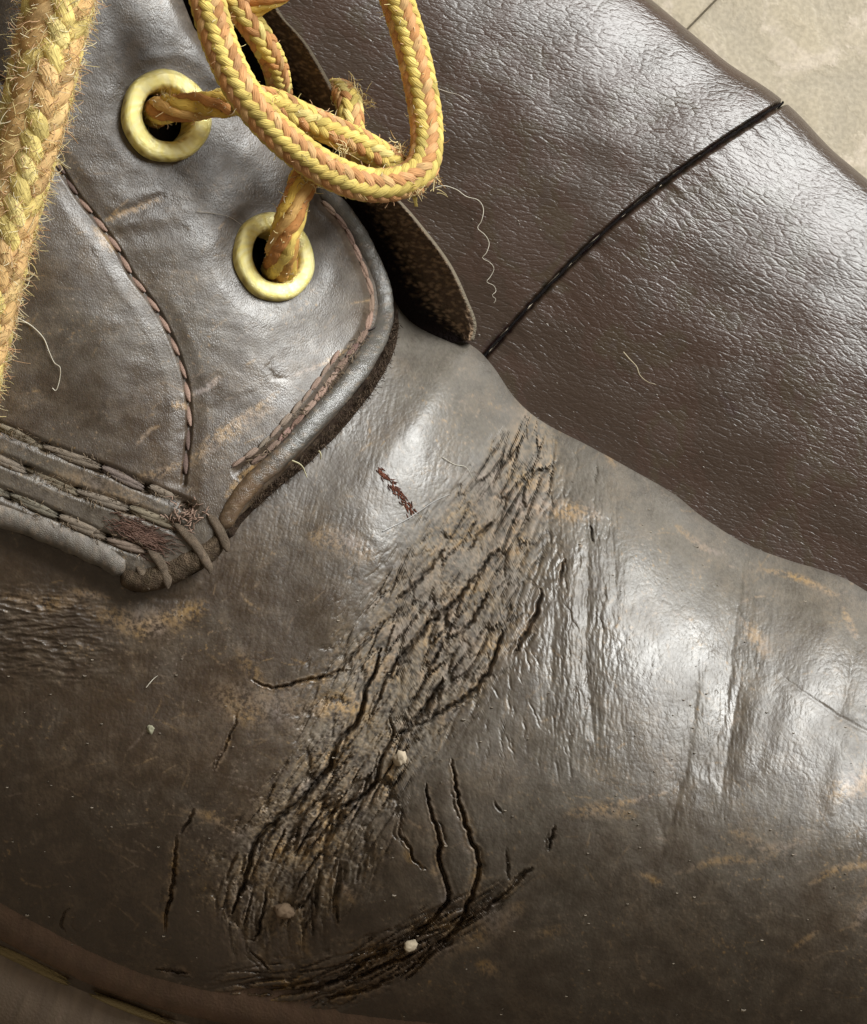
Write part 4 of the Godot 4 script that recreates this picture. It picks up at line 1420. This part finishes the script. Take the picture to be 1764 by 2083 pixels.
func build_laces() -> void:
	var lace := thing("bootlace", "yellow and orange plaited bootlace threaded through both brass eyelets and looped", "shoelace")
	var yo := [Color(0.72, 0.50, 0.12), Color(0.58, 0.28, 0.10), Color(0.70, 0.47, 0.10), Color(0.66, 0.40, 0.14), Color(0.52, 0.24, 0.08), Color(0.74, 0.55, 0.15), Color(0.60, 0.33, 0.10)]
	# the big loop hanging to the right
	braid("loop_strand", lace, [at(330, -400, 38), at(366, -220, 42), at(400, -80, 43), at(424, -5, 43), at(452, 97, 43.5), at(494, 190, 44), at(552, 266, 43), at(630, 332, 41), at(697, 369, 39), at(762, 385, 37), at(825, 374, 35), at(862, 338, 33), at(868, 262, 31), at(852, 161, 30), at(832, 81, 30), at(806, 0, 31), at(782, -70, 32), at(735, -190, 35), at(650, -330, 36)], [35, 35, 33, 32, 33, 31, 32, 32, 32], 186.0, 0.75, 1.0, 900)
	# from the upper eyelet to the right, under the loop
	rope("eyelet_strand", lace, [at(318, 236, 31), at(335, 232, 36), at(372, 231, 38.6), at(420, 226, 38.8), at(470, 220, 38.6)], 30.0 * S, 6, 260.0 * S, yo, "yarn", 140)
	braid("crossing_strand", lace, [at(455, 220, 38.4), at(510, 214, 38), at(562, 222, 37.2), at(617, 248, 36.5), at(681, 275, 35), at(746, 304, 33), at(810, 344, 30.5), at(850, 380, 28)], [28, 29, 29, 28, 27, 26], 172.0, 0.4, 0.9, 500)
	# from the lower eyelet up under the loop
	rope("eyelet_strand", lace, [at(566, 560, 26), at(572, 545, 31), at(576, 515, 35), at(588, 470, 37), at(604, 421, 37.6), at(622, 370, 37), at(640, 315, 35.5)], 37.0 * S, 7, 420.0 * S, yo, "yarn", 220, 0.25)
	# the strand that dives between flap and tongue
	braid("diving_strand", lace, [at(440, -70, 40), at(468, -8, 39.5), at(505, 48, 38.5), at(538, 95, 36.5), at(562, 142, 32), at(572, 195, 26), at(578, 230, 21)], [26, 26, 25, 23, 20], 190.0, 0.9, 1.1, 60)
	rope("upper_strand", lace, [at(500, 50, 37.5), at(530, 26, 39), at(562, 8, 40), at(605, -14, 40), at(660, -50, 40)], 23.0 * S, 6, 220.0 * S, yo, "yarn", 50)
	# the short turn of lace that comes out over the tongue's edge
	braid("short_turn", lace, [at(738, 350, 30), at(719, 292, 30), at(714, 238, 29), at(709, 208, 27), at(696, 188, 23), at(680, 178, 17)], [25, 25, 25, 25, 24], 180.0, 0.4, 0.9, 90)
	# loose ends of yarn where the lace has worn
	var b := Build.new()
	for g in [[842, 398, 35, 26, 7.0], [884, 370, 31, 26, 8.0], [812, 312, 31, 60, 9.0], [722, 196, 26, 44, 9.0], [740, 212, 26, 20, 6.0], [712, 168, 24, 14, 6.0], [700, 312, 36, 24, 8.0], [625, 372, 38, 40, 12.0], [352, 224, 38, 24, 9.0]]:
		for k in int(g[3]):
			var q := at(g[0] + rng.randfn(0.0, g[4]), g[1] + rng.randfn(0.0, g[4]), g[2] + rng.randf() * 1.5)
			var dir := Vector3(rng.randfn(0.3, 1.0), rng.randfn(0.2, 0.6), rng.randfn(0.0, 1.0)).normalized()
			var bend := Vector3(rng.randfn(0, 1), rng.randfn(0, 1), rng.randfn(0, 1)) * 0.5
			var pts := PackedVector3Array([q])
			for s in 7:
				q += dir * 3.6 * S
				dir = (dir + bend * 0.5).normalized()
				pts.append(q)
			b.fibre(pts, rng.randf_range(0.8, 1.4) * S, Color(0.74, 0.62, 0.34) if rng.randf() < 0.7 else Color(0.52, 0.34, 0.16))
	for k in 60:                   # one tuft pulled out to a point under the loop
		var q0 := at(838 + rng.randfn(0.0, 4.0), 392 + rng.randfn(0.0, 4.0), 35.0)
		b.fibre(PackedVector3Array([q0, at(845 + rng.randfn(0.0, 2.0), 408, 33.5), at(848 + rng.randfn(0.0, 1.2), 424, 32.0)]), 1.3 * S, Color(0.66, 0.52, 0.16))
	part("loose_fibres", b.mesh(), M["fuzz"], lace).set_meta("kind", "stuff")
	var wisp := thing("bootlace", "frayed fluffy yellow and orange bootlace end hanging along the left edge", "shoelace")
	braid("hanging_strand", wisp, [at(231, -420, 44), at(196, -240, 48), at(165, -90, 49), at(146, -5, 49), at(119, 105, 48.5), at(94, 220, 48), at(68, 320, 47), at(42, 415, 46), at(18, 505, 45), at(-5, 605, 44), at(-31, 720, 43), at(-57, 820, 42), at(-120, 1000, 38), at(-200, 1180, 34)], [66, 66, 65, 62, 59, 58, 57, 56], 360.0, 0.3, 1.15, 20000, 0.8)


# ---------------------------------------------------------------- lint and crumbs
func strand(called: String, pairs: Array, h: Array, r: float, c: Color, label: String, category: String, m := "lint") -> void:
	var line := smooth_flat(pairs, 4.0)
	var p := PackedVector3Array()
	for k in line.size():
		var f := float(k) / (line.size() - 1)
		var y: float = lerpf(h[0], h[-1], f)
		if h[0] == -1.0: y = flap_top(line[k].x, line[k].y) + 0.3            # lies on the flap
		if h[0] == -2.0: y = body(line[k].x, line[k].y) + read(fold_map, line[k].x, line[k].y) + 0.2   # lies on the vamp
		p.append(at(line[k].x, line[k].y, y + 0.10 * sin(k * 0.6)))
	var b := Build.new()
	b.fibre(p, r * S, c)
	var o := part(called, b.mesh(), M[m], self)
	tag(o, label, category)

func crumb(x: float, y: float, h: float, r: float, c: Color, label: String) -> void:
	var s := SphereMesh.new()
	s.radius = 1.0
	s.height = 2.0
	s.radial_segments = 14
	s.rings = 9
	var a := s.get_mesh_arrays()
	var v: PackedVector3Array = a[Mesh.ARRAY_VERTEX]
	for k in v.size():
		var q := v[k]
		v[k] = q * (r * S) * Vector3(1.0, 0.75, 1.3) * (1.0 + 0.45 * n_fine.get_noise_3d(q.x * 22.0 + x, q.y * 22.0, q.z * 22.0 + y))
	a[Mesh.ARRAY_VERTEX] = v
	var st := SurfaceTool.new()
	st.create_from_arrays(a)
	st.generate_normals()
	var m := st.commit()
	var o := part("dirt_crumb", m, tinted("dark_cloth", c), self)
	o.position = at(x, y, h)
	o.rotation = Vector3(0.3, x * 0.1, 0.2)
	tag(o, label, "crumb", "crumbs stuck to the boot")

func build_lint() -> void:
	var pale := Color(0.72, 0.68, 0.58)
	strand("lint_thread", [886, 366, 905, 362, 930, 370, 950, 384, 975, 392, 986, 410, 982, 435, 974, 450, 990, 465, 998, 482, 992, 502, 984, 512, 1000, 522, 1008, 535, 1000, 552, 993, 562, 1008, 570, 1012, 582, 1004, 590, 1012, 598, 1008, 606], [1.2, 0.7], 1.4, pale, "long curly white thread lying on the brown seat below the lace loop", "thread")
	strand("lint_thread", [1278, 708, 1290, 722, 1305, 738, 1312, 756, 1328, 770, 1346, 776], [0.6, 0.6], 1.9, Color(0.5, 0.43, 0.30), "short tan wavy fibre on the seat below the seam", "thread")
	strand("lint_thread", [48, 652, 76, 668, 100, 692, 112, 720, 122, 742, 134, 752, 133, 775, 126, 798, 118, 793], [-1.0], 2.0, pale, "bent white thread on the boot beside the frayed lace end", "thread")
	strand("lint_thread", [405, 436, 440, 440, 470, 446, 495, 462], [-1.0], 1.0, Color(0.5, 0.45, 0.38), "fine pale hair on the leather left of the lower eyelet", "hair")
	strand("lint_thread", [900, 930, 925, 945, 948, 950, 962, 972], [-2.0], 1.1, pale, "short white thread at the edge of the cracked leather band", "thread")
	strand("lint_thread", [780, 1080, 830, 1055, 880, 1022, 915, 1005], [-2.0], 1.2, Color(0.5, 0.5, 0.5), "straight grey thread crossing the leather by the red scratch", "thread")
	strand("lint_thread", [304, 1394, 318, 1378, 328, 1370], [-2.0], 1.4, pale, "tiny straight white thread on the dark leather of the side", "thread")
	strand("lint_thread", [892, 195, 897, 240, 890, 280, 884, 296], [26, 20], 1.0, Color(0.55, 0.50, 0.42), "fine hair bowing off the right arm of the lace loop", "hair")
	strand("lint_thread", [885, 172, 910, 178, 935, 182, 955, 196], [18, 8], 0.9, Color(0.55, 0.50, 0.42), "fine hair reaching from the lace loop across the seat", "hair")
	strand("lint_thread", [598, 938, 612, 944, 620, 952, 624, 962, 628, 972], [37.0, 36.4], 2.6, Color(0.62, 0.58, 0.38), "pale frayed scrap of thread hanging from the raw lower edge of the flap", "thread")
	strand("lint_thread", [652, 918, 656, 926, 655, 936], [37.0, 36.4], 2.6, Color(0.62, 0.58, 0.38), "tiny pale tuft of thread on the raw edge above a longer scrap", "thread")
	strand("dark_bristle", [745, 673, 762, 666, 778, 656, 786, 650], [-1.0], 2.4, Color(0.02, 0.014, 0.012), "small dark bristle across the rolled edge of the flap", "bristle")
	# the red-brown scratch: raw fibres standing out of the leather
	var b := Build.new()
	for k in 95:
		var t := rng.randf()
		var q := Vector2(lerpf(770, 842, t), lerpf(952, 1040, t)) + Vector2(rng.randfn(0, 4.5), rng.randfn(0, 3.0))
		var pts := PackedVector3Array()
		var dir := Vector2(0.6, 0.75).rotated(rng.randfn(0, 0.35))
		for s in 4:
			var w := q + dir * 4.0 * s
			pts.append(at(w.x, w.y, body(w.x, w.y) + read(fold_map, w.x, w.y) + 0.04 + 0.08 * sin(PI * s / 3.0)))
		var v := rng.randf_range(0.5, 1.3)
		b.fibre(pts, 1.3 * S, Color(0.17 * v, 0.066 * v, 0.042 * v))
	var o := part("red_fluff", b.mesh(), M["fuzz"], self)
	tag(o, "dark red-brown wisp of fluff stuck on the smooth leather beside the crack band", "fluff")
	var surf := func(x: float, y: float) -> float: return body(x, y) + read(fold_map, x, y)
	crumb(815, 1538, surf.call(815.0, 1538.0) + 0.4, 13.0, Color(0.42, 0.35, 0.26), "tan crumb of dirt wedged in the middle of the crack band")
	crumb(836, 1922, surf.call(836.0, 1922.0) + 0.3, 12.0, Color(0.45, 0.38, 0.28), "pale crumb of dirt in the lowest cracks")
	crumb(312, 1480, surf.call(312.0, 1480.0) - 0.25, 9.0, Color(0.25, 0.24, 0.17), "flat greenish fleck on the dark side of the boot")
	crumb(580, 1852, surf.call(580.0, 1852.0) + 0.2, 17.0, Color(0.17, 0.12, 0.08), "brown lump of dirt at the foot of the deep left crack")
	# specks of dust over leather and seat
	var d := Build.new()
	for k in 230:
		var x := rng.randf_range(-20, 1780)
		var y := rng.randf_range(860, 2080)
		if inside(x, y) < 25.0: continue
		if y < 1200.0 and x < 800.0: continue
		var h: float = surf.call(x, y) + 0.06
		var r := rng.randf_range(0.8, 2.2) * (2.0 if rng.randf() < 0.06 else 1.0)
		d.fibre(PackedVector3Array([at(x - r, y, h), at(x, y + 0.3 * r, h + 0.06), at(x + r, y, h)]), r * S, Color(0.36, 0.31, 0.25) * rng.randf_range(0.5, 1.2))
	for k in 120:
		var x := rng.randf_range(900, 1764)
		var y := rng.randf_range(0, 1100)
		if inside(x, y) > -20.0 or Vector2(x - 1605, y - 195).dot(Vector2(-0.640, 0.768)) < 200.0: continue
		var r := rng.randf_range(0.7, 1.7)
		var h: float = seat_height(x, y) + 0.05
		d.fibre(PackedVector3Array([at(x - r, y, h), at(x, y, h + 0.06), at(x + r, y + r, h)]), r * S, Color(0.6, 0.56, 0.5))
	var dd := part("dust", d.mesh(), M["lint"], self)
	tag(dd, "scattered pale specks of dust on the boot and the seat", "dust", "", "stuff")


# ---------------------------------------------------------------- everything
func _ready() -> void:
	rng.seed = 20240
	var cam := Camera3D.new()
	cam.name = "camera"
	cam.fov = rad_to_deg(2.0 * atan(CY * S / (EYE - 0.025)))
	cam.near = 0.05
	cam.far = 20.0
	cam.position = Vector3(0, EYE, 0)
	cam.rotation = Vector3(-PI / 2, 0, 0)
	add_child(cam)
	cam.current = true
	var env := Environment.new()
	env.background_mode = Environment.BG_COLOR
	env.background_color = Color(0.33, 0.275, 0.205).linear_to_srgb()
	env.background_energy_multiplier = 0.68
	env.tonemap_mode = Environment.TONE_MAPPER_LINEAR
	env.tonemap_exposure = 1.0
	env.sdfgi_enabled = true
	env.ssao_enabled = true
	env.ssil_enabled = true
	var we := WorldEnvironment.new()
	we.name = "environment"
	we.environment = env
	add_child(we)
	# daylight through a window up to the right of the seat
	var win := AreaLight3D.new()
	win.name = "window_light"
	win.area_size = Vector2(0.95, 1.05)
	win.light_energy = 6.6
	win.light_color = Color(0.985, 0.99, 0.98)
	win.shadow_enabled = true
	add_child(win)
	win.look_at_from_position(Vector3(1.15, 0.86, -1.02), Vector3(0, 0.02, 0), Vector3.UP)

	n_low = noise(FastNoiseLite.TYPE_SIMPLEX_SMOOTH, 0.0035, 1, 3)
	n_mid = noise(FastNoiseLite.TYPE_SIMPLEX_SMOOTH, 0.018, 2, 3)
	n_fine = noise(FastNoiseLite.TYPE_SIMPLEX_SMOOTH, 0.075, 3, 3)
	n_speck = noise(FastNoiseLite.TYPE_SIMPLEX_SMOOTH, 0.22, 4, 2)
	materials()
	build_floor()
	build_seat()
	make_outline()
	make_maps()
	var boot := thing("leather_boot", "worn dark brown leather boot with deep cracks across its vamp", "boot")
	build_vamp(boot)
	build_flap(boot)
	build_eyelets(boot)
	build_tongue(boot)
	build_welt(boot)
	build_laces()
	build_lint()
